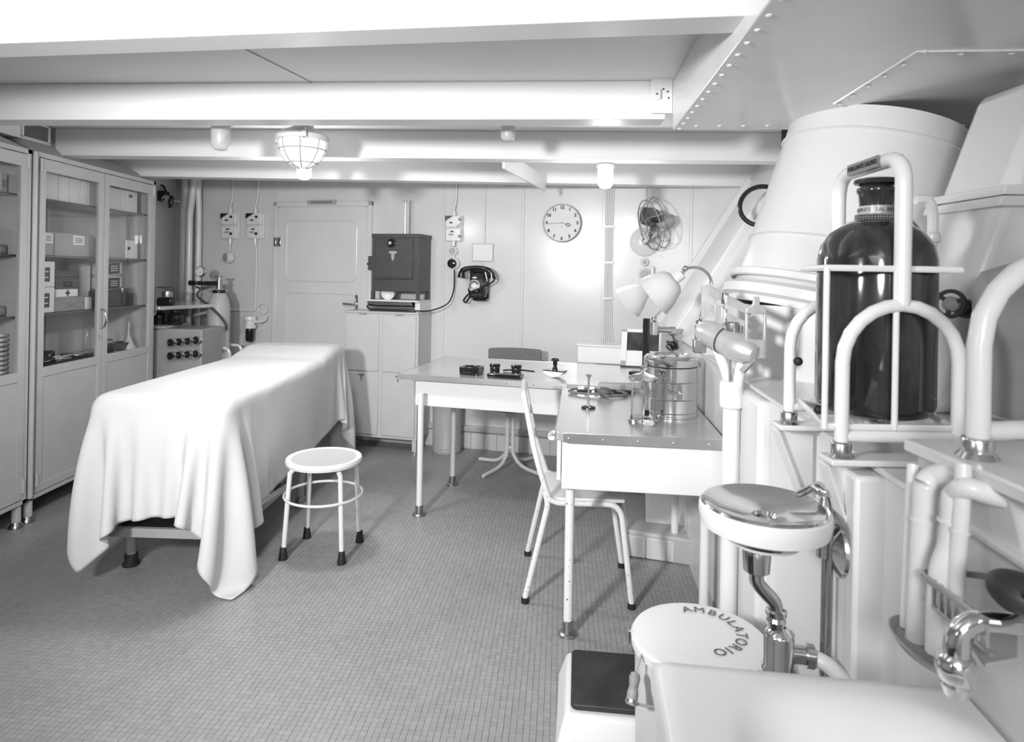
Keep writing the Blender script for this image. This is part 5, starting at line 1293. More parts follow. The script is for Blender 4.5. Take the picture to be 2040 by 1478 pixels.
# ================================================================== COLUMN SCALE
D = 2.0
b = P(1455, 900, D)
t = thing('weighing_scale', 'white column weighing scale with silvery balance head and dark rubber platform', 'weighing scale', (b.x, b.y, 0), -AR)
zz2 = lambda x, y: P(x, y, D).z
zt = zz2(1450, 800)
MB().lathe([(0, 0.0), (0.034, 0.0), (0.034, 0.02), (0.0255, 0.03), (0.0245, zt - 0.01), (0.0245, zt)], 28).build('column', 'white_enamel', t)
MB().lathe([(0.026, zt - 0.02), (0.034, zt - 0.015), (0.036, zt), (0.036, zt + 0.055), (0.033, zt + 0.065), (0, zt + 0.066)], 28).build('collar', 'white_enamel', t)
zh = zz2(1450, 697)
MB().tube([(-0.006, 0, zt + 0.03), (-0.012, 0.01, zt + 0.08), (-0.03, 0.03, zh - 0.02), (-0.04, 0.04, zh)], [0.016, 0.016, 0.018, 0.016], 12, smooth=5).build('fork_arm', 'white_enamel', t)
MB().tube([(0.012, -0.01, zt + 0.01), (0.016, -0.02, zt + 0.07), (0.022, -0.04, zh - 0.035), (0.032, -0.055, zh - 0.025)], [0.014, 0.016, 0.017, 0.012], 12, smooth=5).build('fork_arm', 'white_enamel', t)
MB().cyl((-0.008, -0.01, zt + 0.06), (-0.005, 0.0, zh + 0.02), 0.004, n=8).build('draw_rod', 'brass_dull', t)
# head casing: capsule running towards camera-right
ha, hb_ = Vector((-0.070, 0.055, zh + 0.050)), Vector((0.026, -0.075, zh + 0.005))
dv = (hb_ - ha).normalized()
M_ = Matrix.Translation(ha) @ dv.to_track_quat('Z', 'Y').to_matrix().to_4x4()
L_ = (hb_ - ha).length
hc = MB().lathe([(0, -0.030), (0.025, -0.024), (0.036, -0.008), (0.042, 0.02), (0.044, L_ * 0.6), (0.044, L_ * 0.85), (0.038, L_ * 1.05), (0.024, L_ * 1.18), (0, L_ * 1.22)], 26, M_).build('head_case', 'silver_paint', t)
MB().lathe([(0.0445, L_ * 0.45), (0.0455, L_ * 0.47), (0.0445, L_ * 0.49)], 26, M_).build('case_seam', 'dark_grey', hc)
MB().box(ha + Vector((-0.02, 0.0, -0.045)), (0.04, 0.03, 0.045)).build('rear_block', 'brass_dull', t, bevel=0.004)
# beam, poises, end gate
ba, bb_ = Vector((-0.062, 0.075, zh + 0.185)), Vector((0.034, -0.080, zh + 0.125))
bm_ = MB().bar(ba, bb_, 0.006, 0.026).build('beam', 'silver_paint', t, bevel=0.001)
MB().box(ba.lerp(bb_, 0.42), (0.014, 0.02, 0.036), math.atan2(bb_.y - ba.y, bb_.x - ba.x)).build('slider', 'nickel', bm_, bevel=0.002)
MB().bar(ba + Vector((0, 0, -0.055)), bb_ + Vector((0, 0, -0.045)), 0.005, 0.016).build('lower_beam', 'silver_paint', t)
MB().prism([(-0.02, -0.05), (0.02, -0.05), (0.02, 0.05), (0.01, 0.058), (-0.02, 0.05)], -0.006, 0.006, Matrix.Translation(ba + Vector((0.0, 0, -0.04))) @ MV).build('end_bracket', 'silver_paint', t)
for k, (u, w_, h_) in enumerate(((0.30, 0.030, 0.06), (0.42, 0.012, 0.055))):
    MB().box(ba.lerp(bb_, u) + Vector((0, 0, -0.06)), (0.014, w_, h_), 0.7).build('poise_plate', 'silver_paint', t, bevel=0.003)
pst = ba.lerp(bb_, 0.34) + Vector((0, 0, -0.17))
MB().lathe([(0.030, 0), (0.016, 0.02), (0.010, 0.045), (0.014, 0.07), (0.020, 0.08), (0, 0.082)], 16, Matrix.Translation(pst)).build('pivot_post', 'silver_paint', t)
MB().lathe([(0, 0), (0.030, 0), (0.032, 0.003), (0.032, 0.072), (0.029, 0.076), (0, 0.076)], 24, Matrix.Translation(ba.lerp(bb_, 0.60) + Vector((0.004, 0, -0.135)))).build('poise_weight', 'nickel', t)
g = bb_ + Vector((0.012, -0.008, -0.09))
gm = MB()
for dx in (-0.026, 0.026): gm.box(g + Vector((dx, 0, 0.02)), (0.008, 0.012, 0.13))
gm.box(g + Vector((0, 0, -0.02)), (0.056, 0.012, 0.055))
gm.prism([(-0.030, 0.085), (0.030, 0.085), (0.028, 0.10), (0.010, 0.112), (0.008, 0.135), (-0.008, 0.135), (-0.010, 0.112), (-0.028, 0.10)], -0.006, 0.006, Matrix.Translation(g) @ MV)
gm.build('end_gate', 'silver_paint', t, bevel=0.002)
MB().bar(g + Vector((0, 0, -0.045)), g + Vector((-0.03, 0.02, -0.09)), 0.03, 0.014).build('gate_foot', 'brass_dull', t)
# platform
m0 = PZ(1137, 1297, 0.115); m1 = PZ(1139, 1400, 0.115)
pc = loc_of(t, ((m0 + m1) / 2)); 
pw, pd_ = 0.36, abs(m0.y - m1.y) + 0.02
px0 = pc.x
m = MB()
V = []
for z, g_ in ((0.0, 0.045), (0.06, 0.028), (0.10, 0.014)):
    for x, y in ((px0 - g_, pc.y - pd_ / 2 - g_ * 1.4), (px0 + pw + g_, pc.y - pd_ / 2 - g_ * 1.4), (px0 + pw + g_, pc.y + pd_ / 2 + g_), (px0 - g_, pc.y + pd_ / 2 + g_)): V.append((x, y, z))
Fc = [(3, 2, 1, 0), (8, 9, 10, 11)]
for k in range(2):
    for i in range(4): j = (i + 1) % 4; Fc.append((4 * k + i, 4 * k + j, 4 * k + 4 + j, 4 * k + 4 + i))
m.add(V, Fc); pb_ = m.build('platform_base', 'white_enamel', t, bevel=0.012, seg=3)
MB().prism(rrect(px0, px0 + pw, pc.y - pd_ / 2, pc.y + pd_ / 2, 0.02), 0.10, 0.118).build('rubber_mat', 'rubber_mat', t, bevel=0.004)
MB().box((px0 + 0.20, pc.y - pd_ / 2 - 0.058, 0.016), (0.26, 0.016, 0.03)).build('toe_recess_shade', 'dark_grey', pb_, bevel=0.006)  # solid dark block, its colour stands for the shade in the cutout
for dx in (0.0, 0.022): MB().rev((px0 - 0.012 + dx, pc.y - pd_ / 2 - 0.056, 0.035), (0, -1, 0.3), [(0, 0), (0.005, 0), (0, 0.003)], 10).build('screw', 'mid_grey', pb_)
MB().box((px0 + pw / 2 + 0.09, pc.y + pd_ / 2 + 0.01, 0.03), (pw * 0.5, 0.05, 0.05)).build('column_socket', 'white_enamel', t, bevel=0.01)

# ================================================================== BIN marked AMBULATORIO
bc = P(1394, 1266, 1.56)
t = thing('lidded_bin', 'white enamel bin with lid lettered AMBULATORIO', 'bin', (bc.x, bc.y, 0))
R_ = 0.163; hz = bc.z
MB().lathe([(0, 0), (R_ - 0.022, 0), (R_ - 0.018, 0.012), (R_ - 0.008, hz - 0.02), (R_ - 0.004, hz - 0.012), (0, hz - 0.012)], 48).build('body', 'white_enamel', t)
ld_ = MB().lathe([(R_ - 0.003, hz - 0.030), (R_, hz - 0.028), (R_ + 0.001, hz - 0.010), (R_ - 0.004, hz - 0.002), (R_ - 0.02, hz + 0.001), (0, hz + 0.004)], 56).build('lid', 'white_enamel', t)
m = MB(); word = 'AMBULATORIO'
a0_, a1_ = math.radians(104), math.radians(-90)
ws = [0.9, 1.1, .95, .95, .8, .9, .9, 1.0, .95, .5, 1.0]; tot = sum(ws); acc = 0
for ch, w_ in zip(word, ws):
    a = a0_ + (a1_ - a0_) * (acc + w_ / 2) / tot; acc += w_
    m.text(ch, 0.038, Matrix.Translation((0.094 * math.cos(a) + 0.008, 0.094 * math.sin(a) + 0.020, hz + 0.0045)) @ Matrix.Rotation(a - PI / 2, 4, 'Z'), 0.0004)
m.build('lettering', 'ink_grey', ld_)
hb0 = Vector((-R_ + 0.01, -0.02, hz - 0.09))
for s_ in (-1, 1): MB().box((-R_ * 0.97 * 1.0 + 0.006, 0.02 * s_ + 0.05, hz - 0.045), (0.014, 0.012, 0.03)).build('lug', 'brass_dull', t)
hA, hB = P(1278, 1325, 1.44) - Vector((bc.x, bc.y, 0)), P(1258, 1395, 1.40) - Vector((bc.x, bc.y, 0))
hA = P(1266, 1338, 1.47) - Vector((bc.x, bc.y, 0)); hB = P(1259, 1392, 1.44) - Vector((bc.x, bc.y, 0))
dv = (hB - hA)
MB().rev(hA, dv, [(0, 0), (0.009, 0.002), (0.013, 0.012), (0.010, 0.03), (0.013, 0.045), (0.011, 0.066), (0.013, dv.length), (0, dv.length + 0.001)], 16).build('wooden_grip', 'wood', t)
MB().rev(hB, dv, [(0.012, 0), (0.0145, 0.002), (0.0145, 0.008), (0.006, 0.009), (0.006, 0.003), (0, 0.003)], 16).build('grip_ferrule', 'nickel', t)
MB().tube([hA, hA + Vector((0.02, 0.03, 0.02)), Vector((-0.10, 0.10, hz - 0.06))], 0.003, 6, smooth=4).tube([hB, hB + Vector((0.03, -0.005, -0.012)), Vector((0.09, -0.12, hz - 0.12))], 0.003, 6, smooth=4).build('bail_wire', 'mid_grey', t)

# ================================================================== DRINKING BOWL (spittoon) with trap
c = P(1522, 1010, 1.20)
t = thing('spittoon_bowl', 'round white rinsing bowl with mirror-bright chrome dish on the side wall', 'bowl', c)
R_ = 0.1165
MB().lathe([(R_ - 0.004, 0.004), (R_, 0.0), (R_ + 0.001, -0.012), (R_ - 0.004, -0.034), (R_ - 0.020, -0.042), (0.06, -0.046), (0, -0.046)], 56).build('porcelain_rim', 'white_enamel', t)
ch = MB().lathe([(R_ - 0.003, 0.0045), (R_ - 0.006, 0.008), (R_ - 0.012, 0.006), (0.085, -0.004), (0.05, -0.010), (0.022, -0.014), (0.018, -0.020), (0, -0.022)], 56).build('chrome_dish', 'chrome', t)
MB().lathe([(0.072, -0.044), (0.076, -0.050), (0.072, -0.056), (0.066, -0.058)], 40).build('metal_ring', 'nickel', t)
MB().lathe([(0.068, -0.056), (0.064, -0.064), (0.04, -0.074), (0.03, -0.078), (0, -0.078)], 40).build('lower_cup', 'white_enamel', t)
MB().lathe([(0, -0.076), (0.025, -0.076), (0.026, -0.08), (0.024, -0.118), (0.018, -0.122), (0, -0.122)], 24, Matrix.Translation((-0.012, 0, 0))).build('outlet_nut', 'chrome', t)
MB().tube([(-0.012, 0, -0.115), (-0.010, 0, -0.14), (0.006, 0, -0.160), (0.022, 0, -0.178), (0.026, 0, -0.205)], 0.0135, 14, smooth=6).build('trap_bend', 'chrome', t)
MB().lathe([(0.013, -0.19), (0.019, -0.192), (0.019, -0.200), (0.015, -0.204), (0.018, -0.210), (0.016, -0.220), (0.013, -0.226)], 20, Matrix.Translation((0.026, 0, 0))).build('union_nut', 'chrome', t)
MB().lathe([(0.012, -0.222), (0.024, -0.232), (0.027, -0.238), (0.027, -0.292), (0.031, -0.298), (0.031, -0.310), (0.026, -0.316), (0.026, -0.345), (0, -0.345)], 24, Matrix.Translation((0.032, 0, 0))).build('trap_body', 'chrome', t)
MB().ball((0.052, 0.0, -0.238), 0.009, 12).build('cleanout', 'nickel', t)
MB().cyl((0.05, 0, -0.272), (0.088, -0.003, -0.274), 0.017, n=16).cyl((0.080, -0.002, -0.274), (0.094, -0.004, -0.275), 0.022, n=16).build('side_union', 'nickel', t)
MB().tube([(0.092, -0.004, -0.275), (0.115, -0.030, -0.280), (0.132, -0.085, -0.300), (0.138, -0.105, -0.345), (0.138, -0.105, -0.45)], 0.0145, 14, smooth=6).build('drain_hose', 'white_enamel', t)
wallx = RWX(c.y + 0.01) - 0.052 - c.x
MB().cyl((R_ * 0.8, 0.02, -0.050), (wallx - 0.03, 0.0, -0.072), 0.009, n=12).build('support_arm', 'nickel', t)
MB().rev((wallx - 0.001, 0.0, -0.075), (-1, RWT, 0), [(0, 0), (0.052, 0), (0.050, 0.006), (0.030, 0.016), (0.014, 0.022), (0.012, 0.03), (0, 0.03)], 32).build('wall_rosette', 'nickel', t)
pf = MB().tube([(wallx - 0.03, 0.0, -0.09), (wallx - 0.03, 0.0, -0.03), (wallx - 0.028, 0.0, 0.022), (wallx - 0.045, 0.0, 0.036), (R_ * 0.95, 0.03, 0.030), (R_ * 0.55, 0.01, 0.020)], [0.012, 0.013, 0.009, 0.009, 0.008, 0.006], 12, smooth=5).build('filler_spout', 'nickel', t)
MB().cyl((wallx - 0.028, -0.02, 0.034), (wallx - 0.028, 0.025, 0.034), 0.008, n=10).build('tap_handle', 'nickel', pf)
for k, dx in enumerate((0.0, 0.022)): MB().tube([(wallx - 0.020, 0.01 - dx, 0.0), (wallx - 0.022, 0.01 - dx, -0.12), (wallx - 0.022, 0.012 - dx, -0.45), (wallx - 0.022, 0.015 - dx, -c.z + 0.12)], 0.005, 8).build('supply_pipe', 'brass_dull', t)

# ================================================================== shelf bracket + caged bottle
fz = LZ + 0.006
br = thing('bottle_bracket', 'white bracket shelf with two sloping gussets under the caged dark bottle', 'bracket', (0, 0, 0))
A1, A2, A3, A4 = PZ(1675, 922, LZ), Vector((0.631, 1.425, LZ)), Vector((0.823, 1.165, LZ)), Vector((0.836, 1.425, LZ))
for a, b in ((A1, A3), (A2, A4)):
    d = (b - a).normalized(); n = Vector((-d.y, d.x, 0))
    aa = a - d * 0.03
    MB().prism([tuple((aa - n * 0.028).xy), tuple((b + d * .02 - n * 0.028).xy), tuple((b + d * .02 + n * 0.028).xy), tuple((aa + n * 0.028).xy)], LZ - 0.006 + 0.007, LZ + 0.012).build('shelf_plate', 'side_paint', br, bevel=0.003)
    wx_ = RWX(a.y) - 0.01
    m = MB(); m.add([(aa.x, aa.y, LZ), (wx_, aa.y + 0.02, LZ), (wx_, aa.y + 0.02, LZ - 0.22), (aa.x, aa.y + 0.006, LZ), (wx_, aa.y + 0.026, LZ), (wx_, aa.y + 0.026, LZ - 0.22)], [(0, 1, 2), (5, 4, 3), (0, 3, 4, 1), (1, 4, 5, 2), (2, 5, 3, 0)]); m.build('gusset', 'side_paint', br, smooth=False)
    MB().bar((aa.x, aa.y + 0.003, LZ - 0.003), (wx_, aa.y + 0.023, LZ - 0.22), 0.024, 0.005).build('gusset_flange', 'side_paint', br)
bs = thing('bottle_stand', 'white bent tube carrying cage around the big dark bottle', 'stand', (0, 0, 0))
ztf = LZ + 0.014
def hoop(a, b, ztop, r, name):
    h = []
    a, b = Vector((a.x, a.y, ztf)), Vector((b.x, b.y, ztf)); mid = (a + b) / 2; half = (b - a) / 2; rad = half.length
    h.append(a); h.append(Vector((a.x, a.y, ztop - rad)))
    for k in range(1, 12):
        th = PI - PI * k / 12; p = mid + half * math.cos(th); h.append(Vector((p.x, p.y, ztop - rad + rad * math.sin(th))))
    h.append(Vector((b.x, b.y, ztop - rad))); h.append(b)
    o = MB().tube(h, r, 14).build(name, 'white_tube', bs)
    for q in (a, b):
        col_ = MB().lathe([(0.024, 0), (0.020, 0.005), (0.0175, 0.008), (0.0175, 0.026), (0.0155, 0.029), (0.013, 0.03)], 20, Matrix.Translation((q.x, q.y, ztf - 0.004))).build('foot_collar', 'nickel', bs)
    return mid
zf = P(1805, 608, (A1.y + A3.y) / 2).z; zr = P(1690, 600, A2.y).z
mf = hoop(A1, A3, zf, 0.0125, 'front_hoop'); mr = hoop(A2, A4, zr, 0.0125, 'rear_hoop')
mf = Vector((mf.x, mf.y, zf)); mr = Vector((mr.x, mr.y, zr))
MB().tube([Vector((A1.x, A1.y, ztf + 0.035)), Vector((A3.x, A3.y, ztf + 0.035))], 0.011, 12).build('base_rail', 'white_tube', bs)
MB().tube([Vector((A2.x, A2.y, ztf + 0.035)), Vector((A4.x, A4.y, ztf + 0.035))], 0.011, 12).build('base_rail', 'white_tube', bs)
MB().tube([Vector((A1.x, A1.y, ztf + 0.035)).lerp(Vector((A3.x, A3.y, ztf + 0.035)), 0.5), Vector((A2.x, A2.y, ztf + 0.035)).lerp(Vector((A4.x, A4.y, ztf + 0.035)), 0.5)], 0.011, 12).build('base_rail', 'white_tube', bs)
hzt = P(1790, 309, mf.y).z
MB().tube(fillet([mf, Vector((mf.x, mf.y, hzt)), Vector((mr.x, mr.y, hzt)), mr], 0.055), 0.0145, 14).build('carry_handle', 'white_tube', bs)
# name plate on the handle, facing left
hm = Vector((mf.x, mf.y, hzt)).lerp(Vector((mr.x, mr.y, hzt)), 0.46)
hd = Vector((mr.x - mf.x, mr.y - mf.y, 0)).normalized()
ang = math.atan2(hd.y, hd.x)
npl = MB().box(hm + Vector((-hd.y, hd.x, 0)) * 0.017, (0.125, 0.003, 0.022), ang).build('name_plate', 'plate_metal', bs)
Mt = Matrix.Translation(hm + Vector((-hd.y, hd.x, 0)) * 0.0195) @ Matrix.Rotation(ang + PI, 4, 'Z') @ RX90
MB().text('PURGANTE SALINO', 0.0135, Mt, 0.0004).build('plate_lettering', 'ink', npl)
bcx = (A1 + A2 + A3 + A4) / 4; bcx = P(1742, 640, 1.285); 
bz = 1.105; Rb = 0.1065
zr_ = P(1742, 535, 1.17).z
hw = Rb + 0.012
cn = [Vector((0.580, 1.165, 0)), Vector((0.822, 1.165, 0)), Vector((0.872, 1.405, 0)), Vector((0.645, 1.405, 0))]
u_ = math.atan2(A3.y - A1.y, A3.x - A1.x) * 0.3
MB().tube([Vector((q.x, q.y, zr_)) for q in cn], 0.006, 10, closed=True).build('retaining_rail', 'white_tube', bs)
MB().tube([Vector((q.x, q.y, bz - 0.004)) for q in cn], 0.006, 10, closed=True).build('retaining_rail', 'white_tube', bs)
for q in (Vector((0.707, 1.165, 0)), cn[0], (cn[2] + cn[3]) / 2, cn[1] * 0.12 + cn[2] * 0.88):
    MB().tube([Vector((q.x, q.y, zr_)), Vector((q.x, q.y, bz - 0.008))], 0.0055, 10).build('cage_rod', 'white_tube', bs)
MB().bar(Vector((bcx.x - hw, bcx.y, bz - 0.008)), Vector((bcx.x + hw, bcx.y, bz - 0.008)), 0.03, 0.006).build('bottle_seat', 'white_tube', bs)
for q in (cn[0] + Vector((0.004, 0.03, bz + 0.02)), cn[0] + Vector((-0.004, 0.10, bz + 0.10))): MB().ball(q, 0.009, 12).build('rubber_buffer', 'rubber', bs)
# the bottle
t = thing('dark_bottle', 'big dark glass stoppered bottle labelled PURGANTE SALINO inside the tube cage', 'bottle', (bcx.x, bcx.y, bz))
hs_ = P(1742, 442, 1.275).z - bz
pr = [(0, 0.0), (Rb - 0.02, 0.0), (Rb - 0.006, 0.006), (Rb, 0.022), (Rb, hs_ - 0.075), (Rb - 0.006, hs_ - 0.048), (Rb - 0.022, hs_ - 0.022), (Rb - 0.048, hs_ - 0.004), (0.045, hs_ + 0.002), (0.034, hs_ + 0.006), (0.031, hs_ + 0.014)]
hn = P(1742, 379, 1.285).z - bz
vb = MB().lathe(pr + [(0.0305, hs_ + 0.03), (0.0325, hn - 0.010), (0.036, hn - 0.004), (0.037, hn), (0.035, hn + 0.004), (0, hn + 0.004)], 56).build('vessel', 'amber_glass', t, ang=60)
MB().lathe([(0.028, hn + 0.003), (0.030, hn + 0.008), (0.040, hn + 0.012), (0.0425, hn + 0.017), (0.040, hn + 0.021), (0.02, hn + 0.026), (0, hn + 0.027)], 36).build('stopper', 'amber_glass', t)
lb_ = MB().lathe([(0.0310, hs_ + 0.014), (0.0325, hs_ + 0.015), (0.0325, hs_ + 0.031), (0.0310, hs_ + 0.032)], 36).build('neck_label', 'label_strip', t)
m = MB()
for k, ch in enumerate('PURGANTE SALINO'):
    a = -PI / 2 - 0.95 + 0.19 * (k - 9)
    m.text(ch, 0.0115, Matrix.Translation((0.0331 * math.cos(a + 0.45), 0.0331 * math.sin(a + 0.45), hs_ + 0.023)) @ Matrix.Rotation(a + 0.45 + PI / 2, 4, 'Z') @ RX90, 0.0003)
m.build('label_lettering', 'ink_grey', lb_)
# ball chain round the neck and down the shoulder
ch_ = thing('ball_chain', 'bead chain looped round the bottle neck and shoulder', 'chain', (bcx.x, bcx.y, bz))
beads = MB()
for lvl in range(3):
    for k in range(44):
        a = 2 * PI * k / 44; beads.ball((0.0365 * math.cos(a), 0.0365 * math.sin(a), hs_ + 0.013 - 0.0045 * lvl), 0.0026, 6)
pth = spline([Vector((0.037, -0.01, hs_ + 0.012)), Vector((0.065, -0.01, hs_ + 0.003)), Vector((0.095, 0.0, hs_ - 0.025)), Vector((Rb + 0.005, 0.01, hs_ - 0.06)), Vector((Rb + 0.008, 0.015, hs_ - 0.10)), Vector((Rb + 0.018, 0.012, hs_ - 0.12))], 9)
for p in pth: beads.ball(p, 0.0030, 6)
beads.build('beads', 'chrome', ch_)

# ================================================================== second stand at the right edge, grey canister
b2 = P(1947, 893, 0.88)
wz = b2.z - 0.012
t = thing('wall_console', 'white console bracket at the right edge carrying the second tube stand', 'bracket', (0, 0, 0))
MB().span((b2.x - 0.04, b2.y - 0.16, wz - 0.02), (b2.x + 0.34, b2.y + 0.10, wz)).build('console_plate', 'side_paint', t, bevel=0.004)
m = MB(); m.add([(b2.x - 0.03, b2.y + 0.09, wz - 0.02), (b2.x + 0.30, b2.y + 0.09, wz - 0.02), (b2.x + 0.30, b2.y + 0.09, wz - 0.40), (b2.x + 0.04, b2.y + 0.09, wz - 0.25), (b2.x - 0.03, b2.y - 0.10, wz - 0.02), (b2.x + 0.30, b2.y - 0.14, wz - 0.02), (b2.x + 0.30, b2.y - 0.14, wz - 0.40), (b2.x + 0.06, b2.y - 0.06, wz - 0.25)],
              [(0, 1, 2, 3), (7, 6, 5, 4), (0, 4, 5, 1), (1, 5, 6, 2), (2, 6, 7, 3), (3, 7, 4, 0)]); m.build('console_block', 'side_paint', t, bevel=0.008)
s2 = thing('tube_stand', 'second white bent tube stand cut off by the right edge of the photo', 'stand', (0, 0, 0))
e2 = b2 + Vector((0.30, 0.06, 0)); rad = 0.16
zt2 = P(2040, 515, 0.88).z
h = [Vector((b2.x, b2.y, wz)), Vector((b2.x, b2.y, zt2 - 0.12))]
for k in range(1, 10):
    th = PI - PI * k / 10; mid = (b2 + e2) / 2; half = (e2 - b2) / 2
    p = mid + half * math.cos(th); h.append(Vector((p.x, p.y, zt2 - 0.12 + 0.125 * math.sin(th))))
h += [Vector((e2.x, e2.y, zt2 - 0.12)), Vector((e2.x, e2.y, wz))]
MB().tube(h, 0.0150, 16).build('hoop', 'white_tube', s2)
MB().tube([Vector((b2.x, b2.y, wz + 0.035)), Vector((e2.x, e2.y, wz + 0.035))], 0.0135, 12).build('base_rail', 'white_tube', s2)
MB().lathe([(0.026, 0), (0.0225, 0.005), (0.020, 0.008), (0.020, 0.024), (0.018, 0.027), (0.015, 0.028)], 20, Matrix.Translation((b2.x, b2.y, wz))).build('foot_collar', 'nickel', s2)
cc_ = Vector((1.18, 1.28, LZ))
t = thing('grey_canister', 'dull grey round canister behind the second tube stand', 'canister', cc_)
hcz = P(2000, 520, 1.24).z - LZ
MB().lathe([(0, 0), (0.20, 0), (0.205, 0.01), (0.205, hcz - 0.05), (0.19, hcz - 0.02), (0.14, hcz), (0, hcz + 0.002)], 40).build('drum', 'grey_paint', t); MB().lathe([(0.206, 0.06), (0.210, 0.064), (0.206, 0.068)], 40).build('band', 'mid_grey', t)

# valve wheel
vc = P(1893, 605, 1.50)
t = thing('valve_wheel', 'small dark valve handwheel on the pipe right of the bottle', 'valve', vc)
va = Vector((-0.80, -0.55, 0.15)).normalized()
MB().ring((0, 0, 0), va, 0.030, 0.005, 28, 8).build('wheel_rim', 'dark_grey', t)
q = va.to_track_quat('Z', 'Y').to_matrix()
for k in range(3):
    e = q @ Vector((math.cos(2 * PI * k / 3 + 0.4), math.sin(2 * PI * k / 3 + 0.4), 0)); MB().bar((0, 0, 0), e * 0.028, 0.010, 0.004, va).build('spoke', 'dark_grey', t)
MB().rev(-va * 0.012, va, [(0, 0), (0.018, 0), (0.018, 0.012), (0.010, 0.018), (0, 0.018)], 18).build('hub', 'mid_grey', t)
MB().tube([-va * 0.01, -va * 0.035, -va * 0.075], [0.010, 0.014, 0.017], 12, smooth=4).build('valve_stem', 'dark_grey', t)
MB().rev(-va * 0.07, -va, [(0, 0), (0.022, 0), (0.024, 0.01), (0.020, 0.05), (0, 0.05)], 16).build('valve_body', 'dark_grey', t)
# small white hook pipe behind the bottle
t = thing('hook_pipe', 'small white bent vent pipe behind the bottle shoulder', 'pipe', P(1832, 440, 1.50))
MB().tube([(0.0, 0, -0.05), (0.028, 0, -0.045), (0.030, 0, 0.02), (0.018, 0, 0.048), (-0.01, 0, 0.05)], 0.012, 10, smooth=6).build('bend', 'white_tube', t); MB().lathe([(0.018, 0), (0.02, 0.006), (0.018, 0.02), (0.014, 0.024)], 16, Matrix.Translation((0.028, 0, -0.05))).build('union', 'white_tube', t)
MB().tube([(0.03, 0, -0.04), (0.032, 0, -0.20), (0.032, 0, LZ - P(1832, 440, 1.50).z)], 0.012, 10).build('stem', 'white_tube', t)

# ================================================================== pipes, soap rack, tap, basin
D = 0.99
for k, (x0, y0, x1, y1, r, lab) in enumerate([(1815, 1000, 1804, 1248, 0.008, 'thin white wall pipe left of the soap rack'), (1842, 1000, 1828, 1280, 0.0155, 'thick white elbow pipe behind the soap rack, front left'), (1898, 1000, 1866, 1300, 0.0135, 'white pipe with kinked top behind the soap rack'), (1915, 1020, 1892, 1310, 0.010, 'rightmost slim white pipe behind the soap rack')]):
    D = (0.925, 0.895, 0.84, 0.825)[k]
    a, b = P(x0, y0, D), P(x1, y1, D)
    t = thing('water_pipe', lab, 'pipe', (0, 0, 0), 0, 'white water pipes above the basin')
    if k == 1: pts = [b, a, P(1846, 965, D), P(1862, 950, D), P(1900, 944, D - 0.02), P(1945, 946, D - 0.03), P(2010, 960, D - 0.04)]
    elif k == 2: pts = [b, P(1872, 1150, D), P(1893, 1080, D), a, P(1902, 985, D), P(1925, 972, D - 0.02), P(1975, 985, D - 0.03), P(2050, 1002, D - 0.04)]
    else: pts = [b, a, P(x0 + 4, 925, D + 0.01)]
    o = MB().tube(pts, r, 14, smooth=6).build('pipe', 'white_tube', t)
    MB().cyl(a.lerp(b, 0.12), a.lerp(b, 0.14), r + 0.002, n=14).build('weld_ring', 'white_tube', t)
# dish the pipes stand in
p = P(1848, 1290, 0.875)
t = thing('drip_dish', 'dark oval drip dish under the white water pipes', 'dish', p)
M_ = Matrix.Rotation(-0.1, 4, 'Z') @ Matrix.Diagonal((0.036, 0.070, 1, 1))
MB().lathe([(0, -0.004), (0.9, -0.004), (1.05, 0.006), (1.0, 0.008), (0.85, 0.0), (0, 0.0)], 32, M_).build('dish', 'grey_paint', t)
# soap rack
D2 = 0.86
t = thing('soap_rack', 'nickel wire soap rack above the basin', 'soap rack', (0, 0, 0))
tip, bL, bR = P(1842, 1140, 0.86), P(1975, 1240, 0.70), P(1978, 1150, 0.81)
m = MB().tube([tip, tip.lerp(bL, 0.5) + Vector((0.0, 0, -0.004)), bL, bL + Vector((0.05, 0.02, 0)), bR + Vector((0.012, -0.03, 0)), bR], 0.0042, 8, closed=True, smooth=5); m.build('top_rim', 'brass_dull', t)
dn = Vector((0, 0, -0.035))
MB().tube([tip + dn, tip.lerp(bL, 0.5) + dn, bL + dn], 0.003, 8, smooth=5).build('lower_wire', 'brass_dull', t)
for k in range(9):
    q = tip.lerp(bL, 0.06 + 0.11 * k); MB().box(q + dn * 0.5, (0.004, 0.004, 0.036)).build('rack_bar', 'nickel', t)
MB().prism([tuple((v + Vector((0, 0, 0))).xy) for v in (tip + Vector((.012, 0, 0)), bL + Vector((0.0, 0.008, 0)), bL + Vector((0.045, 0.02, 0)), bR + Vector((0.008, -0.03, 0)), bR)], tip.z - 0.034, tip.z - 0.030).build('rack_floor', 'mid_grey', t)
p = P(2024, 1178, 0.71)
t = thing('sponge', 'dark wet sponge lying on the soap rack', 'sponge', p + Vector((0, 0, 0)))
sp_ = MB().ball((0, 0, 0), 0.029, 24, 0.75); rr = random.Random(4)
for v in sp_.v: v *= 1 + 0.10 * math.sin(v.x * 90) * math.cos(v.z * 70 + v.y * 60)
sp_.build('body', 'rubber_mat', t); MB().ball((-0.010, -0.028, 0.009), 0.005, 10).build('air_hole', 'black', t)
# basin: broad ceramic slab with a sunk bowl
bz0 = 0.80
fa_, fb_ = PZ(1298, 1303, bz0), PZ(2040, 1383, bz0)
t = thing('wash_basin', 'broad white ceramic wash basin filling the lower right corner', 'basin', (fa_.x, fa_.y, bz0), -math.atan(0.13))
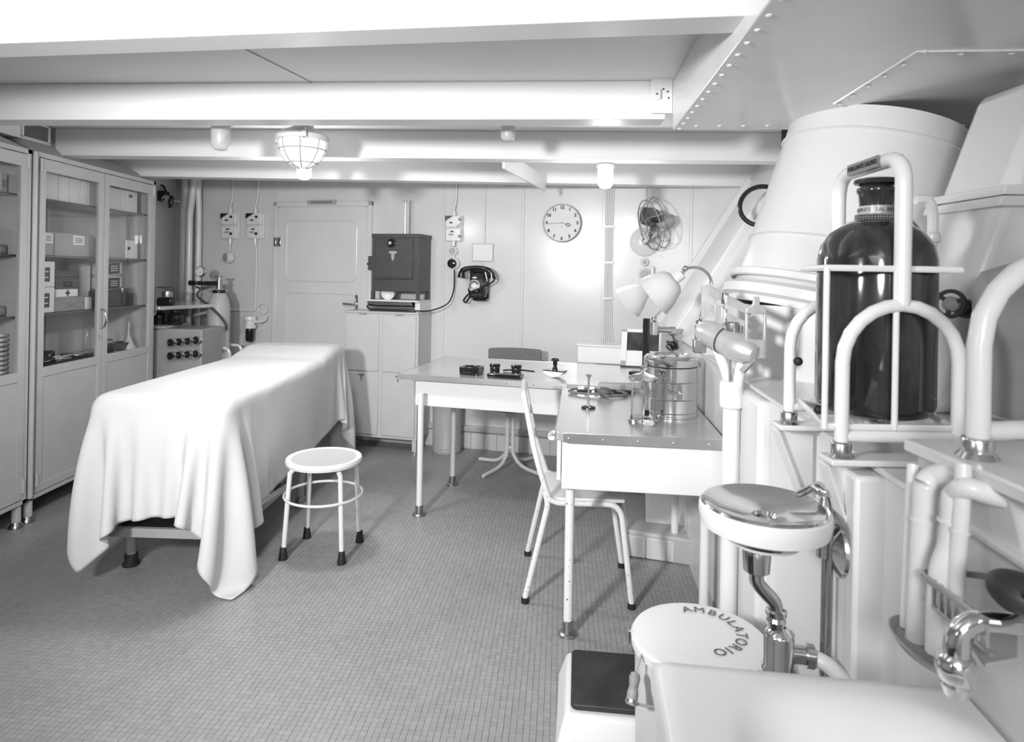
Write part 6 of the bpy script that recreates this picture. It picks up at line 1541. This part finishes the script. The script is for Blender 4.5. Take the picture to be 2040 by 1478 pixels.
# local: origin far-left corner; x to the right wall, y negative toward camera
Wb, Db = (RWX(fa_.y) - fa_.x) * 0.985, 0.62
n_ = 40; V = []; Fc = []
for i in range(n_ + 1):
    for j in range(n_ + 1):
        x = Wb * i / n_; y = -Db * j / n_
        ex = abs((x - 0.25) / 0.165); ey = abs((y + 0.30) / 0.235)
        r = (ex ** 3.2 + ey ** 3.2) ** (1 / 3.2)
        s_ = min(1, max(0, (1.08 - r) / 0.55)); s_ = s_ * s_ * (3 - 2 * s_)
        ed = min(x, -y, Db + y); rnd = -0.012 * (max(0, 1 - ed / 0.02)) ** 2
        V.append((x, y, -0.13 * s_ + rnd))
for i in range(n_):
    for j in range(n_): a = i * (n_ + 1) + j; Fc.append((a, a + 1, a + n_ + 2, a + n_ + 1))
m = MB(); m.add(V, Fc)
bo = [i * (n_ + 1) for i in range(n_ + 1)] + [n_ * (n_ + 1) + j for j in range(1, n_ + 1)] + [i * (n_ + 1) + n_ for i in range(n_ - 1, -1, -1)] + [j for j in range(n_ - 1, 0, -1)]
k0 = len(m.v)
cxy = Vector((Wb / 2, -Db / 2, 0))
for i in bo:
    p = m.v[i]; m.v.append(Vector((cxy.x + (p.x - cxy.x) * 0.93, cxy.y + (p.y - cxy.y) * 0.93, -0.20)))
nb = len(bo)
for i in range(nb): j = (i + 1) % nb; m.f.append((bo[i], bo[j], k0 + j, k0 + i))
m.f.append(tuple(range(k0, k0 + nb)))
m.build('ceramic_body', 'white_enamel', t, ang=60)
MB().lathe([(0, 0), (0.022, 0), (0.024, 0.003), (0.018, 0.004), (0, 0.002)], 20, Matrix.Translation((0.25, -0.30, -0.130))).build('drain', 'chrome', t)
MB().cyl((0.30, -0.15, -bz0), (0.30, -0.15, -0.19), 0.05, 0.07, n=24).build('pedestal', 'white_enamel', t)
# tap
p = P(1905, 1330, 0.72)
t = thing('basin_tap', 'curved chrome basin tap with round body at the right edge', 'tap', p)
MB().ball((0, 0, 0), 0.021, 20, 1.05).build('tap_body', 'chrome', t)
MB().tube([(0.0, 0, 0.01), (0.002, 0, 0.034), (0.016, 0.0, 0.050), (0.05, 0.0, 0.052), (0.12, 0.0, 0.046), (0.17, 0, 0.042)], [0.014, 0.013, 0.012, 0.012, 0.012, 0.012], 16, smooth=6).build('spout_arm', 'chrome', t)
MB().lathe([(0.012, -0.03), (0.016, -0.018), (0.012, -0.006)], 18).build('collar', 'chrome', t)
MB().cyl((0.17, 0, 0.042), (0.17, 0.02, -0.03), 0.013, n=14).build('riser', 'chrome', t)
# ================================================================== ceiling lamps
c = P(603, 297, 3.10)
t = thing('cage_lamp', 'large lit bulkhead lamp with glass bowl and wire cage under the deck', 'lamp', (c.x, c.y, 0))
r = 0.118; zt = c.z + 0.045
MB().lathe([(0, CZ), (0.05, CZ), (0.05, zt + 0.055), (0, zt + 0.055)], 24).build('ceiling_stem', 'beam_paint', t)
MB().lathe([(0, zt + 0.06), (0.05, zt + 0.058), (0.095, zt + 0.038), (r, zt + 0.020), (r + 0.006, zt + 0.014), (r + 0.006, zt - 0.006), (r - 0.004, zt - 0.010), (0, zt - 0.002)], 40).build('canopy', 'cream', t)
for k in range(3):
    a = 2 * PI * k / 3 - PI / 2 + 0.35
    lg_ = MB().box(((r + 0.012) * math.cos(a), (r + 0.012) * math.sin(a), zt + 0.004), (0.022, 0.022, 0.032), a).build('clamp_lug', 'cream', t, bevel=0.004)
    MB().cyl(((r + 0.016) * math.cos(a), (r + 0.016) * math.sin(a), zt - 0.016), ((r + 0.016) * math.cos(a), (r + 0.016) * math.sin(a), zt + 0.032), 0.007, n=8).build('wing_bolt', 'nickel', lg_)
dep = 0.125
MB().lathe([(r - 0.010, zt - 0.006)] + [((r - 0.010) * math.cos(PI / 2 * k / 12), zt - 0.006 - dep * math.sin(PI / 2 * k / 12)) for k in range(1, 13)], 40).build('glass_bowl', 'globe_lit', t)
for k in range(8):
    a = 2 * PI * k / 8 + 0.2; d = Vector((math.cos(a), math.sin(a), 0))
    MB().tube([d * ((r - 0.001) * math.cos(PI / 2 * j / 10)) + Vector((0, 0, zt - 0.006 - (dep + 0.008) * math.sin(PI / 2 * j / 10))) for j in range(10)] , 0.0032, 6).build('cage_wire', 'mid_grey', t)
for u in (0.35, 0.95): MB().ring((0, 0, zt - 0.006 - (dep + 0.008) * math.sin(u)), (0, 0, 1), (r - 0.001) * math.cos(u), 0.003, 36, 6).build('cage_ring', 'mid_grey', t)
def jar_lamp(px, py, D, label, m, r=0.032, L=0.10, top=None):
    p = P(px, py, D); z0 = top if top else CZ
    t = thing('jar_lamp', label, 'lamp', (p.x, p.y, 0), 0, 'jar lamps under the deck')
    zt = p.z + L / 2
    MB().lathe([(0, z0), (r * 1.15, z0), (r * 1.15, z0 - 0.006), (r * 0.8, z0 - 0.01), (r * 0.8, zt + 0.012), (r * 1.2, zt + 0.010), (r * 1.2, zt - 0.004), (0, zt - 0.004)], 22).build('fitting', 'cream', t)
    MB().lathe([(r, zt - 0.004), (r, zt - L * 0.72), (r * 0.92, zt - L * 0.84), (r * 0.65, zt - L * 0.95), (0, zt - L)], 22).build('glass_jar', m, t)
    if m == 'globe_frost': MB().ball((0, 0, zt - L * 0.5), r * 0.5, 14).build('bulb', 'globe_off', t)
    return t
jar_lamp(440, 274, 2.95, 'unlit glass jar lamp hanging left of the large cage lamp', 'globe_frost', 0.043, 0.125)
jar_lamp(1012, 261, 2.95, 'unlit small jar lamp hanging above the telephone', 'globe_frost', 0.034, 0.10)
jar_lamp(1206, 354, 3.62, 'lit white jar lamp hanging under the beam right of the clock', 'globe_dim', 0.044, 0.125)
jar_lamp(606, 340, 3.62, 'lit white jar lamp peeping out below the large cage lamp', 'globe_dim', 0.040, 0.105)
def point(name, loc, power, r=0.05):
    d = bpy.data.lights.new(name, 'POINT'); d.energy = power; d.shadow_soft_size = r
    o = bpy.data.objects.new(name, d); COL.objects.link(o); o.location = loc
area('cage_lamp_light', (c.x, c.y, c.z - 0.115), (c.x, c.y + 0.05, 0), 12, 0.2)
p = P(1206, 392, 3.62); point('jar_lamp_light', p, 7, 0.04)
p = P(606, 385, 3.62); point('jar_lamp_light', p, 9, 0.04)
